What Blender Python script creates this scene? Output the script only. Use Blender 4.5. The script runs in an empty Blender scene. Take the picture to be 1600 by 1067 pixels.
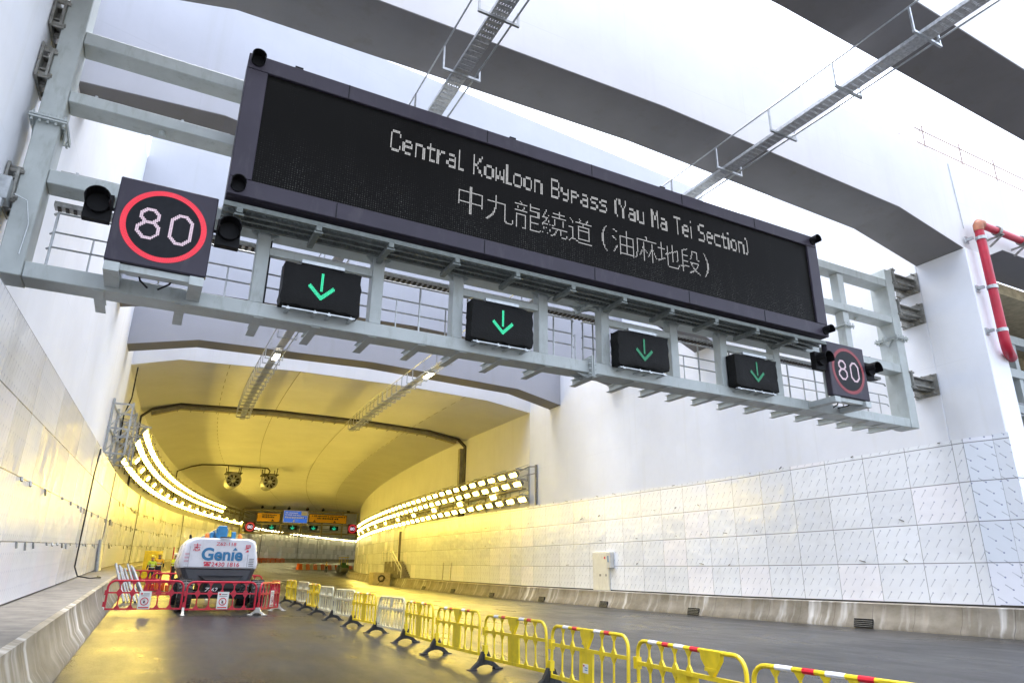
import bpy, bmesh, math, random
from mathutils import Vector, Matrix, Euler
from mathutils.bvhtree import BVHTree
random.seed(7)
SC = bpy.context.scene
COL = SC.collection
R = math.radians
PI = math.pi

# ------------------------------------------------------------------ camera, sky, sun, exposure
EYE = 1.2                    # eye height in drawing units; the whole scene is scaled to metres at the end
SCALE = 1.2
cam = bpy.data.cameras.new('camera')
cam.sensor_width = 36.0
cam.lens = 24.154
cam.clip_end = 5000
camo = bpy.data.objects.new('camera', cam)
COL.objects.link(camo)
camo.matrix_world = Matrix.Translation((0, 0, EYE)) @ Matrix(((0.8852703, -0.1617223, -0.4360532),
                                                            (-0.4649182, -0.2832485, -0.8388214),
                                                            (0.0121447, 0.9453127, -0.3259391))).to_4x4()
SC.camera = camo

SUN_EL, SUN_ROT = R(78), R(0)
world = bpy.data.worlds.new('World')
SC.world = world
world.use_nodes = True
wn = world.node_tree
bg = wn.nodes['Background']
sky = wn.nodes.new('ShaderNodeTexSky')
sky.sky_type = 'NISHITA'
sky.sun_disc = False
sky.sun_elevation = SUN_EL
sky.sun_rotation = SUN_ROT
sky.air_density = 1.0
sky.dust_density = 2.0
sky.ozone_density = 1.0
hs = wn.nodes.new('ShaderNodeHueSaturation')       # overcast: the blue is mostly washed out
hs.inputs['Saturation'].default_value = 0.50
wn.links.new(sky.outputs[0], hs.inputs['Color'])
tcw = wn.nodes.new('ShaderNodeTexCoord'); sxw = wn.nodes.new('ShaderNodeSeparateXYZ')
wn.links.new(tcw.outputs['Generated'], sxw.inputs[0])
mrw = wn.nodes.new('ShaderNodeMapRange')                 # overcast sky: brighter overhead than near the horizon
mrw.inputs[1].default_value = 0; mrw.inputs[2].default_value = 1; mrw.inputs[3].default_value = .42; mrw.inputs[4].default_value = 1.35
wn.links.new(sxw.outputs[2], mrw.inputs[0])
vmw = wn.nodes.new('ShaderNodeVectorMath'); vmw.operation = 'SCALE'
wn.links.new(hs.outputs[0], vmw.inputs[0]); wn.links.new(mrw.outputs[0], vmw.inputs['Scale'])
wn.links.new(vmw.outputs[0], bg.inputs['Color'])
bg.inputs['Strength'].default_value = 0.15

sl = bpy.data.lights.new('sun', 'SUN')
sl.energy = 0.4
sl.angle = R(25)
sl.color = (.95, .97, 1.0)
so = bpy.data.objects.new('sun', sl)
COL.objects.link(so)
_d = Vector((math.sin(SUN_ROT) * math.cos(SUN_EL), math.cos(SUN_ROT) * math.cos(SUN_EL), math.sin(SUN_EL)))
so.rotation_euler = (-_d).to_track_quat('-Z', 'Y').to_euler()

SC.view_settings.view_transform = 'Standard'
SC.view_settings.look = 'None'
SC.view_settings.exposure = 2.8
SC.view_settings.gamma = 1.0
SC.render.engine = 'CYCLES'
SC.cycles.use_denoising = True
SC.cycles.max_bounces = 8
SC.cycles.diffuse_bounces = 5
SC.cycles.glossy_bounces = 3
SC.cycles.sample_clamp_indirect = 6.0
LAMP_E = 10.5

# ------------------------------------------------------------------ road shape
def lerp_tab(x, xs, ys):
    if x <= xs[0]: return ys[0]
    for i in range(1, len(xs)):
        if x <= xs[i]:
            t = (x - xs[i-1]) / (xs[i] - xs[i-1])
            return ys[i-1] * (1 - t) + ys[i] * t
    return ys[-1]

def zR(y): return lerp_tab(y, [0, 20, 36, 60, 90, 120, 160, 230], [0, 0, .14, .5, 1.0, 1.7, 2.7, 4.5])
def zL(y): return lerp_tab(y, [-20, 3, 10, 40, 90, 120, 160, 230], [-.43, -.40, -.2, .79, 2.3, 3.1, 4.1, 5.9])
def bend(y, r): s = max(0.0, y - 36); return s * s / r
def xL(y): return -.72 + .026 * (y - 10) + max(0, y - 36) * .009 + bend(y, 488)
def xR(y): return 18.6 + bend(y, 520)
def xWL(y): return (-2.65 + .043 * (y - 11.5)) if y < 36 else -1.6 + .035 * (y - 36) + bend(y, 488)
def xWR(y): return 20.0 + bend(y, 520)
def xCL(y):
    a = -2.0 + .026 * (y - 11.5)
    b = xWL(y) + .25
    return a if y < 36 else b
def xCR(y): return 19.7 + bend(y, 520)
def zroad(x, y):
    a, b = xL(y), xR(y)
    t = (x - a) / (b - a)
    return zL(y) * (1 - t) + zR(y) * t

def stations(y0, y1, step):
    n = max(1, int(round((y1 - y0) / step)))
    return [y0 + (y1 - y0) * i / n for i in range(n + 1)]

# ------------------------------------------------------------------ mesh builder
class MB:
    def __init__(s): s.v = []; s.f = []; s.m = []; s.u = []; s.hasuv = False
    def add(s, vs, fs, m=0, uvs=None):
        b = len(s.v)
        s.v += [tuple(p) for p in vs]
        for i, f in enumerate(fs):
            s.f.append(tuple(b + k for k in f)); s.m.append(m)
            if uvs: s.u.append([uvs[k] for k in f]); s.hasuv = True
            else: s.u.append(None)
    def box(s, x0, x1, y0, y1, z0, z1, m=0):
        s.add([(x0,y0,z0),(x1,y0,z0),(x1,y1,z0),(x0,y1,z0),(x0,y0,z1),(x1,y0,z1),(x1,y1,z1),(x0,y1,z1)],
              [(0,3,2,1),(4,5,6,7),(0,1,5,4),(1,2,6,5),(2,3,7,6),(3,0,4,7)], m)
    def bar(s, p0, p1, w, h, m=0, up=(0,0,1)):
        p0, p1 = Vector(p0), Vector(p1); d = (p1 - p0).normalized(); up = Vector(up)
        if abs(d.dot(up)) > .98: up = Vector((0,1,0))
        a = d.cross(up).normalized() * (w/2); b = a.cross(d).normalized() * (h/2)
        vs = [p + a*i + b*j for p in (p0, p1) for i, j in ((-1,-1),(1,-1),(1,1),(-1,1))]
        s.add(vs, [(0,1,2,3)[::-1],(4,5,6,7),(0,1,5,4),(1,2,6,5),(2,3,7,6),(3,0,4,7)], m)
    def tube(s, pts, r, n=8, m=0, closed=False):
        pts = [Vector(p) for p in pts]; N = len(pts); rings = []
        rr = r if isinstance(r, (list, tuple)) else [r]*N
        prev = None
        for i, p in enumerate(pts):
            if closed: d = (pts[(i+1) % N] - pts[i-1])
            elif i == 0: d = pts[1] - p
            elif i == N-1: d = p - pts[i-1]
            else: d = (pts[i+1] - p).normalized() + (p - pts[i-1]).normalized()
            d = d.normalized() if d.length > 1e-9 else Vector((0,0,1))
            if prev is None:
                u = Vector((0,0,1)) if abs(d.z) < .9 else Vector((0,1,0))
                a = d.cross(u).normalized()
            else:
                a = (prev - d * prev.dot(d)).normalized()
            prev = a; b = d.cross(a)
            rings.append([p + (a*math.cos(2*PI*k/n) + b*math.sin(2*PI*k/n))*rr[i] for k in range(n)])
        vs = [v for rg in rings for v in rg]; fs = []
        for i in range(N if closed else N-1):
            j = (i+1) % N
            for k in range(n):
                fs.append((i*n+k, i*n+(k+1)%n, j*n+(k+1)%n, j*n+k))
        if not closed:
            fs.append(tuple(range(n))[::-1]); fs.append(tuple((N-1)*n+k for k in range(n)))
        s.add(vs, fs, m)
    def prism(s, poly, ext, m=0):
        n = len(poly); e = Vector(ext); a = [Vector(p) for p in poly]
        s.add(a + [p + e for p in a], [tuple(range(n))[::-1], tuple(range(n, 2*n))] +
              [(i, (i+1)%n, n+(i+1)%n, n+i) for i in range(n)], m)
    def sheet(s, rows, uvrows=None, m=0, flip=False):
        nr, nc = len(rows), len(rows[0])
        vs = [p for r in rows for p in r]; uv = [u for r in uvrows for u in r] if uvrows else None
        fs = []
        for i in range(nr-1):
            for j in range(nc-1):
                q = (i*nc+j, i*nc+j+1, (i+1)*nc+j+1, (i+1)*nc+j)
                fs.append(q[::-1] if flip else q)
        s.add(vs, fs, m, uv)
    def build(s, name, mats, parent=None, loc=None, rot=None, smooth=False, bevel=0, fix=True, seg=1, base=None):
        me = bpy.data.meshes.new(name)
        if base is None and parent is not None and loc is None and parent.get('at_base'): base = parent.location
        if base: s.v = [(a-base[0], b-base[1], c-base[2]) for a, b, c in s.v]
        me.from_pydata(s.v, [], s.f)
        if base and parent is None: loc = base
        for mt in (mats if isinstance(mats, (list, tuple)) else [mats]): me.materials.append(mt)
        for p, k in zip(me.polygons, s.m): p.material_index = k
        if s.hasuv:
            ul = me.uv_layers.new(name='UVMap')
            for p, uu in zip(me.polygons, s.u):
                if uu:
                    for li, q in zip(p.loop_indices, uu): ul.data[li].uv = q
        if fix:
            bm = bmesh.new(); bm.from_mesh(me)
            bmesh.ops.recalc_face_normals(bm, faces=bm.faces)
            bm.to_mesh(me); bm.free()
        me.update()
        o = bpy.data.objects.new(name, me); COL.objects.link(o)
        if parent: o.parent = parent
        if loc: o.location = loc
        if rot: o.rotation_euler = rot
        if smooth:
            for p in me.polygons: p.use_smooth = True
            if smooth != 'all':
                try: me.set_sharp_from_angle(angle=R(40))
                except Exception: pass
        if bevel:
            b = o.modifiers.new('bevel', 'BEVEL'); b.width = bevel; b.segments = seg; b.limit_method = 'ANGLE'; b.angle_limit = R(40)
        return o

def tag(o, label=None, cat=None, group=None, kind=None):
    if label: o['label'] = label
    if cat: o['category'] = cat
    if group: o['group'] = group
    if kind: o['kind'] = kind
    return o
def thing(name, label, cat, loc=(0,0,0), rot=(0,0,0), group=None):
    o = bpy.data.objects.new(name, None); COL.objects.link(o)
    o.location = loc; o.rotation_euler = rot
    o.empty_display_size = .2
    return tag(o, label, cat, group)
def dup(root, loc, rot=(0,0,0), label=None, group=None):
    r = root.copy(); COL.objects.link(r); r.location = loc; r.rotation_euler = rot
    if label: r['label'] = label
    if group: r['group'] = group
    for ch in list(root.children):
        c = ch.copy(); COL.objects.link(c); c.parent = r
        for g in list(ch.children):
            d = g.copy(); COL.objects.link(d); d.parent = c
    return r

def text_geo(body, size=1.0, xscale=1.0, shear=0.0, offset=0.0, spacing=1.0):
    """2-D faces of a string set in the built-in font: (verts, faces, width, height), origin at lower left."""
    cu = bpy.data.curves.new('t', 'FONT'); cu.body = body; cu.size = size; cu.shear = shear; cu.offset = offset
    cu.space_character = spacing; cu.resolution_u = 4
    ob = bpy.data.objects.new('t', cu); COL.objects.link(ob)
    dg = bpy.context.evaluated_depsgraph_get(); dg.update()
    me = bpy.data.meshes.new_from_object(ob.evaluated_get(dg))
    vs = [(v.co.x * xscale, v.co.y) for v in me.vertices]; fs = [tuple(p.vertices) for p in me.polygons]
    bpy.data.objects.remove(ob); bpy.data.curves.remove(cu); bpy.data.meshes.remove(me)
    if not vs: return [], [], 0, 0
    x0 = min(v[0] for v in vs); y0 = min(v[1] for v in vs)
    vs = [(x-x0, y-y0) for x, y in vs]
    return vs, fs, max(v[0] for v in vs), max(v[1] for v in vs)
def put_text(mb, body, o, ux, uz, w=None, h=None, m=0, thick=.004, center=True, **k):
    """Lay a string on the plane o + ux*a + uz*b, fitted to width w and/or height h, as a thin raised sheet."""
    vs, fs, tw, th = text_geo(body, **k)
    if not vs: return
    sx = (w / tw) if w else (h / th); sz = (h / th) if h else (w / tw)
    o, ux, uz = Vector(o), Vector(ux).normalized(), Vector(uz).normalized()
    n = ux.cross(uz).normalized()
    off = -tw*sx/2 if center else 0
    front = [o + ux*(x*sx+off) + uz*(y*sz) + n*thick for x, y in vs]
    mb.add(front, fs, m)
def raster(body, px, size=1.0, **k):
    """On/off dots of a string on a square grid of pitch px (in ems)."""
    vs, fs, w, h = text_geo(body, size=size, **k)
    bv = BVHTree.FromPolygons([Vector((x, y, 0)) for x, y in vs], fs)
    out = []
    for j in range(int(h/px)+1):
        for i in range(int(w/px)+1):
            if bv.ray_cast(Vector(((i+.5)*px, (j+.5)*px, 1)), Vector((0,0,-1)), 2)[0] is not None: out.append((i, j))
    return out, w, h

# ------------------------------------------------------------------ materials
def nmat(name):
    m = bpy.data.materials.new(name); m.use_nodes = True
    nt = m.node_tree; return m, nt, nt.nodes['Principled BSDF']
def N(nt, t, **kw):
    n = nt.nodes.new(t)
    for k, v in kw.items():
        if k.startswith('i_'): n.inputs[k[2:].replace('_', ' ')].default_value = v
        else: setattr(n, k, v)
    return n
def math_(nt, op, a, b=None, c=None, clamp=False):
    n = nt.nodes.new('ShaderNodeMath'); n.operation = op; n.use_clamp = clamp
    for i, q in enumerate((a, b, c)):
        if q is None: continue
        if isinstance(q, (int, float)): n.inputs[i].default_value = q
        else: nt.links.new(q, n.inputs[i])
    return n.outputs[0]
def mixc(nt, fac, a, b):
    n = nt.nodes.new('ShaderNodeMix'); n.data_type = 'RGBA'
    for sock, q in ((n.inputs[0], fac), (n.inputs[6], a), (n.inputs[7], b)):
        if isinstance(q, (int, float)): sock.default_value = q
        elif isinstance(q, (tuple, list)): sock.default_value = (*q[:3], 1)
        else: nt.links.new(q, sock)
    return n.outputs[2]
def ramp(nt, x, a, b):
    n = nt.nodes.new('ShaderNodeMapRange'); n.inputs[1].default_value = a; n.inputs[2].default_value = b
    nt.links.new(x, n.inputs[0]); return n.outputs[0]
def noise(nt, vec, scale, detail=4, rough=.55):
    n = N(nt, 'ShaderNodeTexNoise'); n.inputs['Scale'].default_value = scale; n.inputs['Detail'].default_value = detail
    n.inputs['Roughness'].default_value = rough
    if vec is not None: nt.links.new(vec, n.inputs['Vector'])
    return n.outputs['Fac']
def coords(nt, kind='Object', scale=(1,1,1)):
    t = N(nt, 'ShaderNodeTexCoord'); mp = N(nt, 'ShaderNodeMapping'); mp.inputs['Scale'].default_value = scale
    nt.links.new(t.outputs[kind], mp.inputs['Vector']); return mp.outputs[0]
def bumpit(nt, bs, h, strength, dist=.02):
    b = N(nt, 'ShaderNodeBump'); b.inputs['Strength'].default_value = strength; b.inputs['Distance'].default_value = dist
    nt.links.new(h, b.inputs['Height']); nt.links.new(b.outputs[0], bs.inputs['Normal'])

def plain(name, col, rough=.5, metal=0, var=.12, scale=6, bump=0, dirt=None, spec=.5):
    """Paint, metal or plastic with a mottled tone and an uneven gloss."""
    m, nt, bs = nmat(name); c = coords(nt)
    f = noise(nt, c, scale, 5)
    lo = tuple(x*(1-var) for x in col); hi = tuple(min(1, x*(1+var)) for x in col)
    cc = mixc(nt, ramp(nt, f, .3, .7), lo, hi)
    if dirt:
        g = noise(nt, coords(nt, 'Object', (1.3, 1.3, .35)), scale*1.7, 6, .65)
        cc = mixc(nt, math_(nt, 'MULTIPLY', ramp(nt, g, .55, .75), .7, clamp=True), cc, dirt)
    nt.links.new(cc, bs.inputs['Base Color'])
    nt.links.new(math_(nt, 'ADD', math_(nt, 'MULTIPLY', f, .25), max(.02, rough-.12)), bs.inputs['Roughness'])
    bs.inputs['Metallic'].default_value = metal
    bs.inputs['Specular IOR Level'].default_value = spec
    if bump: bumpit(nt, bs, noise(nt, c, scale*6, 4), bump)
    return m
def glow(name, col, e):
    m, nt, bs = nmat(name)
    bs.inputs['Base Color'].default_value = (.02, .02, .02, 1)
    c = coords(nt); f = noise(nt, c, 3, 2)
    bs.inputs['Emission Color'].default_value = (*col, 1)
    nt.links.new(math_(nt, 'MULTIPLY', math_(nt, 'ADD', math_(nt, 'MULTIPLY', f, .3), .85), e), bs.inputs['Emission Strength'])
    return m

def wall_paint(name, col):
    m, nt, bs = nmat(name)
    c = coords(nt); a = noise(nt, c, .35, 5, .6); b = noise(nt, c, 4, 5)
    st = noise(nt, coords(nt, 'Object', (1.2, 1.2, .06)), 1.6, 5, .6)
    cc = mixc(nt, ramp(nt, a, .3, .7), tuple(x*.90 for x in col), col)
    cc = mixc(nt, math_(nt, 'MULTIPLY', ramp(nt, st, .56, .8), .5, clamp=True), cc, tuple(x*y for x, y in zip(col, (.84, .82, .76))))
    cc = mixc(nt, math_(nt, 'MULTIPLY', ramp(nt, b, .5, .8), .12, clamp=True), cc, tuple(x*.8 for x in col))
    tc = N(nt, 'ShaderNodeTexCoord'); sx = N(nt, 'ShaderNodeSeparateXYZ'); nt.links.new(tc.outputs['Object'], sx.inputs[0])
    hx = math_(nt, 'FRACT', math_(nt, 'DIVIDE', math_(nt, 'ADD', sx.outputs[0], sx.outputs[1]), 4.3))
    hz = math_(nt, 'FRACT', math_(nt, 'DIVIDE', sx.outputs[2], 2.9))
    fj = math_(nt, 'MAXIMUM', math_(nt, 'LESS_THAN', hx, .006), math_(nt, 'LESS_THAN', hz, .008))     # shutter joints
    cc = mixc(nt, math_(nt, 'MULTIPLY', fj, math_(nt, 'MULTIPLY', ramp(nt, a, .42, .62), .16), clamp=True), cc, tuple(x*.5 for x in col))
    nt.links.new(cc, bs.inputs['Base Color'])
    bs.inputs['Roughness'].default_value = .7
    bumpit(nt, bs, noise(nt, c, 9, 6), .12, .01)
    return m

def cladding(name, pw, dx, dz, tilt, tint, dash=.55, rough=.2, rowh=1.045, joint=.85):
    """Film-covered metal panels: tone changes from panel to panel, printed dashes and dots, thin joints. UV in drawing units."""
    m, nt, bs = nmat(name)
    t = N(nt, 'ShaderNodeTexCoord'); sp = N(nt, 'ShaderNodeSeparateXYZ'); nt.links.new(t.outputs['UV'], sp.inputs[0])
    u, v = sp.outputs[0], sp.outputs[1]
    pu = math_(nt, 'DIVIDE', u, pw); pv = math_(nt, 'DIVIDE', v, rowh)
    iu = math_(nt, 'FLOOR', pu); iv = math_(nt, 'FLOOR', pv)
    cmb = N(nt, 'ShaderNodeCombineXYZ'); nt.links.new(iu, cmb.inputs[0]); nt.links.new(iv, cmb.inputs[1])
    wn_ = N(nt, 'ShaderNodeTexWhiteNoise'); wn_.noise_dimensions = '2D'; nt.links.new(cmb.outputs[0], wn_.inputs['Vector'])
    rnd = wn_.outputs['Value']
    base = mixc(nt, rnd, tuple(x*(.88 if joint > .5 else .93) for x in tint), tint)
    base = mixc(nt, math_(nt, 'GREATER_THAN', rnd, .86), base, (tint[0]*1.0, tint[1]*.965, tint[2]*.965))
    # dashes
    su = math_(nt, 'DIVIDE', u, dx); sv = math_(nt, 'DIVIDE', v, dz)
    row = math_(nt, 'FLOOR', sv)
    fu = math_(nt, 'SUBTRACT', math_(nt, 'FRACT', math_(nt, 'ADD', su, math_(nt, 'MULTIPLY', row, .37))), .5)
    fv = math_(nt, 'SUBTRACT', math_(nt, 'FRACT', sv), .5)
    x = math_(nt, 'MULTIPLY', fu, dx); y = math_(nt, 'MULTIPLY', fv, dz)
    ct, stn = math.cos(tilt), math.sin(tilt)
    al = math_(nt, 'ADD', math_(nt, 'MULTIPLY', x, ct), math_(nt, 'MULTIPLY', y, stn))
    ac = math_(nt, 'SUBTRACT', math_(nt, 'MULTIPLY', y, ct), math_(nt, 'MULTIPLY', x, stn))
    dsh = math_(nt, 'MULTIPLY', math_(nt, 'LESS_THAN', math_(nt, 'ABSOLUTE', al), dz*.33), math_(nt, 'LESS_THAN', math_(nt, 'ABSOLUTE', ac), .012))
    ex = math_(nt, 'SUBTRACT', al, dz*.36)
    dd = math_(nt, 'ADD', math_(nt, 'MULTIPLY', ex, ex), math_(nt, 'MULTIPLY', ac, ac))
    dot = math_(nt, 'LESS_THAN', dd, .022**2)
    dsh = math_(nt, 'MULTIPLY', dsh, math_(nt, 'ADD', .35, ramp(nt, noise(nt, coords(nt, 'UV'), 2.3, 4), .35, .65)), clamp=True)
    col = mixc(nt, math_(nt, 'MULTIPLY', dsh, dash), base, (.30, .32, .37))
    col = mixc(nt, math_(nt, 'MULTIPLY', dot, dash), col, (.12, .15, .3))
    # joints
    ju = math_(nt, 'ABSOLUTE', math_(nt, 'SUBTRACT', math_(nt, 'FRACT', math_(nt, 'ADD', pu, .5)), .5))
    jv = math_(nt, 'ABSOLUTE', math_(nt, 'SUBTRACT', math_(nt, 'FRACT', math_(nt, 'ADD', pv, .5)), .5))
    jn = math_(nt, 'MAXIMUM', math_(nt, 'MULTIPLY', math_(nt, 'LESS_THAN', ju, .009/pw), joint/.85), math_(nt, 'LESS_THAN', jv, .011))
    col = mixc(nt, math_(nt, 'MULTIPLY', jn, .85), col, (.10, .10, .11))
    # smears
    g = noise(nt, coords(nt, 'UV', (1.1, .5, 1)), 1.4, 6, .65)
    col = mixc(nt, math_(nt, 'MULTIPLY', ramp(nt, g, .58, .8), .35, clamp=True), col, (.52, .53, .56))
    nt.links.new(col, bs.inputs['Base Color'])
    bs.inputs['Metallic'].default_value = 0
    nt.links.new(math_(nt, 'ADD', math_(nt, 'MULTIPLY', rnd, .12), rough), bs.inputs['Roughness'])
    cmb2 = N(nt, 'ShaderNodeCombineXYZ'); nt.links.new(u, cmb2.inputs[0]); nt.links.new(v, cmb2.inputs[1]); nt.links.new(rnd, cmb2.inputs[2])
    wob = noise(nt, cmb2.outputs[0], 1.1, 2)
    bumpit(nt, bs, wob, .35, .12)
    return m

def concrete_barrier(name):
    m, nt, bs = nmat(name)
    t = N(nt, 'ShaderNodeTexCoord'); sp = N(nt, 'ShaderNodeSeparateXYZ'); nt.links.new(t.outputs['UV'], sp.inputs[0])
    u = sp.outputs[0]; v = sp.outputs[1]
    a = noise(nt, coords(nt, 'UV', (.6, .8, 1)), 2.0, 6, .6)
    st = noise(nt, coords(nt, 'UV', (2.6, .35, 1)), 1.5, 3, .5)
    fine = noise(nt, coords(nt, 'UV', (1, 1, 1)), 14, 5)
    pa = noise(nt, coords(nt, 'UV', (.5, .2, 1)), 1.1, 2)
    c = mixc(nt, ramp(nt, a, .35, .7), (.15, .13, .095), (.29, .26, .21))
    c = mixc(nt, math_(nt, 'MULTIPLY', ramp(nt, fine, .4, .8), .3), c, (.22, .19, .14))
    c = mixc(nt, math_(nt, 'MULTIPLY', math_(nt, 'MULTIPLY', ramp(nt, st, .50, .70), ramp(nt, pa, .40, .60), clamp=True), .8, clamp=True), c, (.66, .65, .62))
    c = mixc(nt, math_(nt, 'MULTIPLY', ramp(nt, noise(nt, coords(nt, 'UV', (2.2, .25, 1)), 2.3, 3, .5), .56, .78), .6, clamp=True), c, (.20, .16, .10))
    jn = math_(nt, 'LESS_THAN', math_(nt, 'FRACT', math_(nt, 'DIVIDE', u, 1.25)), .012)
    c = mixc(nt, math_(nt, 'MULTIPLY', ramp(nt, v, .16, .02), .55, clamp=True), c, (.15, .12, .08))
    c = mixc(nt, math_(nt, 'MULTIPLY', jn, .75), c, (.07, .06, .05))
    nt.links.new(c, bs.inputs['Base Color']); bs.inputs['Roughness'].default_value = .62
    bumpit(nt, bs, fine, .2, .01)
    return m

def asphalt(name):
    m, nt, bs = nmat(name)
    c = coords(nt)
    big = noise(nt, c, .22, 6, .6); mid = noise(nt, coords(nt, 'Object', (1.6, .35, 1)), 1.0, 6, .65); gr = noise(nt, c, 38, 4, .75)
    wet = ramp(nt, math_(nt, 'ADD', math_(nt, 'MULTIPLY', big, .6), math_(nt, 'MULTIPLY', mid, .4)), .34, .66)
    col = mixc(nt, wet, (.022, .0215, .022), (.013, .0128, .013))
    col = mixc(nt, math_(nt, 'MULTIPLY', ramp(nt, gr, .35, .7), .45), col, (.060, .058, .055))
    dust = noise(nt, c, .7, 6, .7)
    col = mixc(nt, math_(nt, 'MULTIPLY', ramp(nt, dust, .54, .8), .45, clamp=True), col, (.052, .049, .044))
    trk = noise(nt, coords(nt, 'Object', (2.2, .05, 1)), 1.0, 3, .5)
    col = mixc(nt, math_(nt, 'MULTIPLY', ramp(nt, trk, .52, .66), .5, clamp=True), col, (.014, .014, .015))
    nt.links.new(col, bs.inputs['Base Color'])
    rg = N(nt, 'ShaderNodeMapRange'); rg.inputs[3].default_value = .44; rg.inputs[4].default_value = .22
    nt.links.new(wet, rg.inputs[0])
    nt.links.new(math_(nt, 'ADD', rg.outputs[0], math_(nt, 'MULTIPLY', math_(nt, 'SUBTRACT', gr, .5), .25)), bs.inputs['Roughness'])
    bs.inputs['Specular IOR Level'].default_value = .26
    bumpit(nt, bs, math_(nt, 'ADD', gr, math_(nt, 'MULTIPLY', noise(nt, c, 9, 4), .8)), .34, .014)
    return m

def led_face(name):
    """Unlit LED matrix: black, with patchy glints on the tiny LED domes put into the colour. UV in drawing units."""
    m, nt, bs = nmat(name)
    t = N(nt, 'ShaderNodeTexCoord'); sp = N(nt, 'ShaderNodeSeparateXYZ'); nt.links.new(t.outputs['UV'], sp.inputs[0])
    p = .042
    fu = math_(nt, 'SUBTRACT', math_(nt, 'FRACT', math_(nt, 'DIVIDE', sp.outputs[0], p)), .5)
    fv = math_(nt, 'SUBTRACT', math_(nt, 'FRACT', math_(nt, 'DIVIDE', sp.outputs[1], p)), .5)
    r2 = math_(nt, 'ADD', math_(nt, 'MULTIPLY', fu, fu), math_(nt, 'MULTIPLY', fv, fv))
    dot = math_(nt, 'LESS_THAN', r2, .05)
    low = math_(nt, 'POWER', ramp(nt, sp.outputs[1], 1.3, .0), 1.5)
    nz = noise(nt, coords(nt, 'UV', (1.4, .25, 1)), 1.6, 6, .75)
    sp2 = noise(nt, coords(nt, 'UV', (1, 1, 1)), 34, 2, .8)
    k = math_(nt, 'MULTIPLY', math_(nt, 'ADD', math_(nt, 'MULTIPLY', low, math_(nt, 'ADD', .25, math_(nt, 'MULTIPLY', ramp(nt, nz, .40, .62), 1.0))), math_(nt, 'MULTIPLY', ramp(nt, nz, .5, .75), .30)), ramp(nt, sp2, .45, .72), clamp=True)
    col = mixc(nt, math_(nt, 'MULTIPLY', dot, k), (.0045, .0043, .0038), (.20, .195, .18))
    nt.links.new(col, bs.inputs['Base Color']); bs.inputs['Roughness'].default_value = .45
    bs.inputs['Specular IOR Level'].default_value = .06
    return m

M = {}
M['white_wall'] = wall_paint('white_wall_paint', (.82, .845, .895))
M['tunnel_wall'] = wall_paint('tunnel_lining', (.74, .73, .68))
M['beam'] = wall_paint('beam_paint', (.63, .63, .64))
M['beam_shade'] = wall_paint('shaded_beam_paint', (.42, .43, .47))  # copy of the beam paint with the inner beams' shade in its colour
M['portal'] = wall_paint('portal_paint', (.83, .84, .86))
M['soffit'] = plain('dark_soffit_concrete', (.195, .192, .20), .8, var=.08, scale=.8, bump=.1, dirt=(.165, .155, .145))  # darker colour for the beam undersides
M['clad_right'] = cladding('cladding_film', 1.4, .31, .345, R(128), (.90, .93, .97), .50, .17, joint=.7)
M['clad_left'] = cladding('cladding_metal', 1.4, .19, .30, R(68), (.77, .785, .82), .35, .22, joint=.05)
M['clad_return'] = cladding('cladding_return', .85, .34, .30, R(-38), (.80, .84, .90), .75, .2)
M['parapet'] = concrete_barrier('parapet_concrete')
M['walk'] = plain('walkway_concrete', (.19, .172, .145), .8, var=.3, scale=2.2, bump=.15, dirt=(.09, .075, .055))
M['asphalt'] = asphalt('wet_asphalt')
M['ground'] = plain('bare_ground', (.20, .18, .15), .9, var=.3, scale=.3)
M['steel'] = plain('grey_painted_steel', (.43, .47, .465), .45, var=.09, scale=2.2, dirt=(.27, .29, .26))
M['galv'] = plain('galvanised_steel', (.42, .44, .45), .38, metal=.75, var=.2, scale=9)
M['tray'] = plain('cable_tray_steel', (.48, .49, .50), .45, metal=.5, var=.25, scale=14)
M['platform'] = plain('dull_platform_steel', (.17, .19, .18), .55, metal=.3, var=.25, scale=9)
M['oldpipe'] = plain('dull_grey_pipe', (.25, .26, .27), .5, metal=.2, var=.25, scale=6, dirt=(.15, .13, .10))
M['bolt'] = plain('weathered_bracket_steel', (.27, .27, .25), .5, metal=.4, var=.3, scale=9, dirt=(.16, .13, .10))
M['frame'] = plain('dark_sign_frame', (.040, .035, .050), .45, var=.12, scale=1.6, dirt=(.07, .063, .075), spec=.25)
M['black'] = plain('black_plastic', (.009, .010, .013), .42, var=.3, scale=5, spec=.15)
M['wrap'] = plain('black_sheet_wrap', (.007, .007, .007), .5, var=.3, scale=4, bump=.5, spec=.15)
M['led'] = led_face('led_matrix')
M['dotw'] = glow('white_led', (1.0, 1.0, 1.0), .088)
M['dot80'] = glow('white_pink_led', (1.0, .80, 1.0), .125)
M['dotr'] = glow('red_led', (1.0, .02, .06), .155)
M['dotrd'] = glow('dim_red_led', (.85, .10, .16), .055)
M['dotrf'] = glow('far_red_led', (1.0, .03, .06), .09)
M['dotg'] = glow('green_led', (.02, 1.0, .50), .15)
M['dotgd'] = glow('dim_green_led', (.02, .75, .36), .062)
M['rubber'] = plain('black_rubber', (.022, .022, .022), .6, var=.3, scale=7)
M['yellow'] = plain('yellow_plastic', (.76, .57, .012), .40, var=.16, scale=5, dirt=(.33, .25, .06))
M['whitepl'] = plain('white_plastic', (.62, .61, .56), .4, var=.12, scale=4, dirt=(.40, .37, .28))
M['oldwhite'] = plain('yellowed_white_plastic', (.56, .53, .36), .45, var=.15, scale=3, dirt=(.38, .33, .16))
M['redpl'] = plain('red_plastic', (.52, .010, .035), .36, var=.12, scale=4, dirt=(.34, .03, .04))
M['bandr'] = plain('red_reflective_tape', (.62, .015, .03), .3, var=.1, scale=10)
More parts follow.
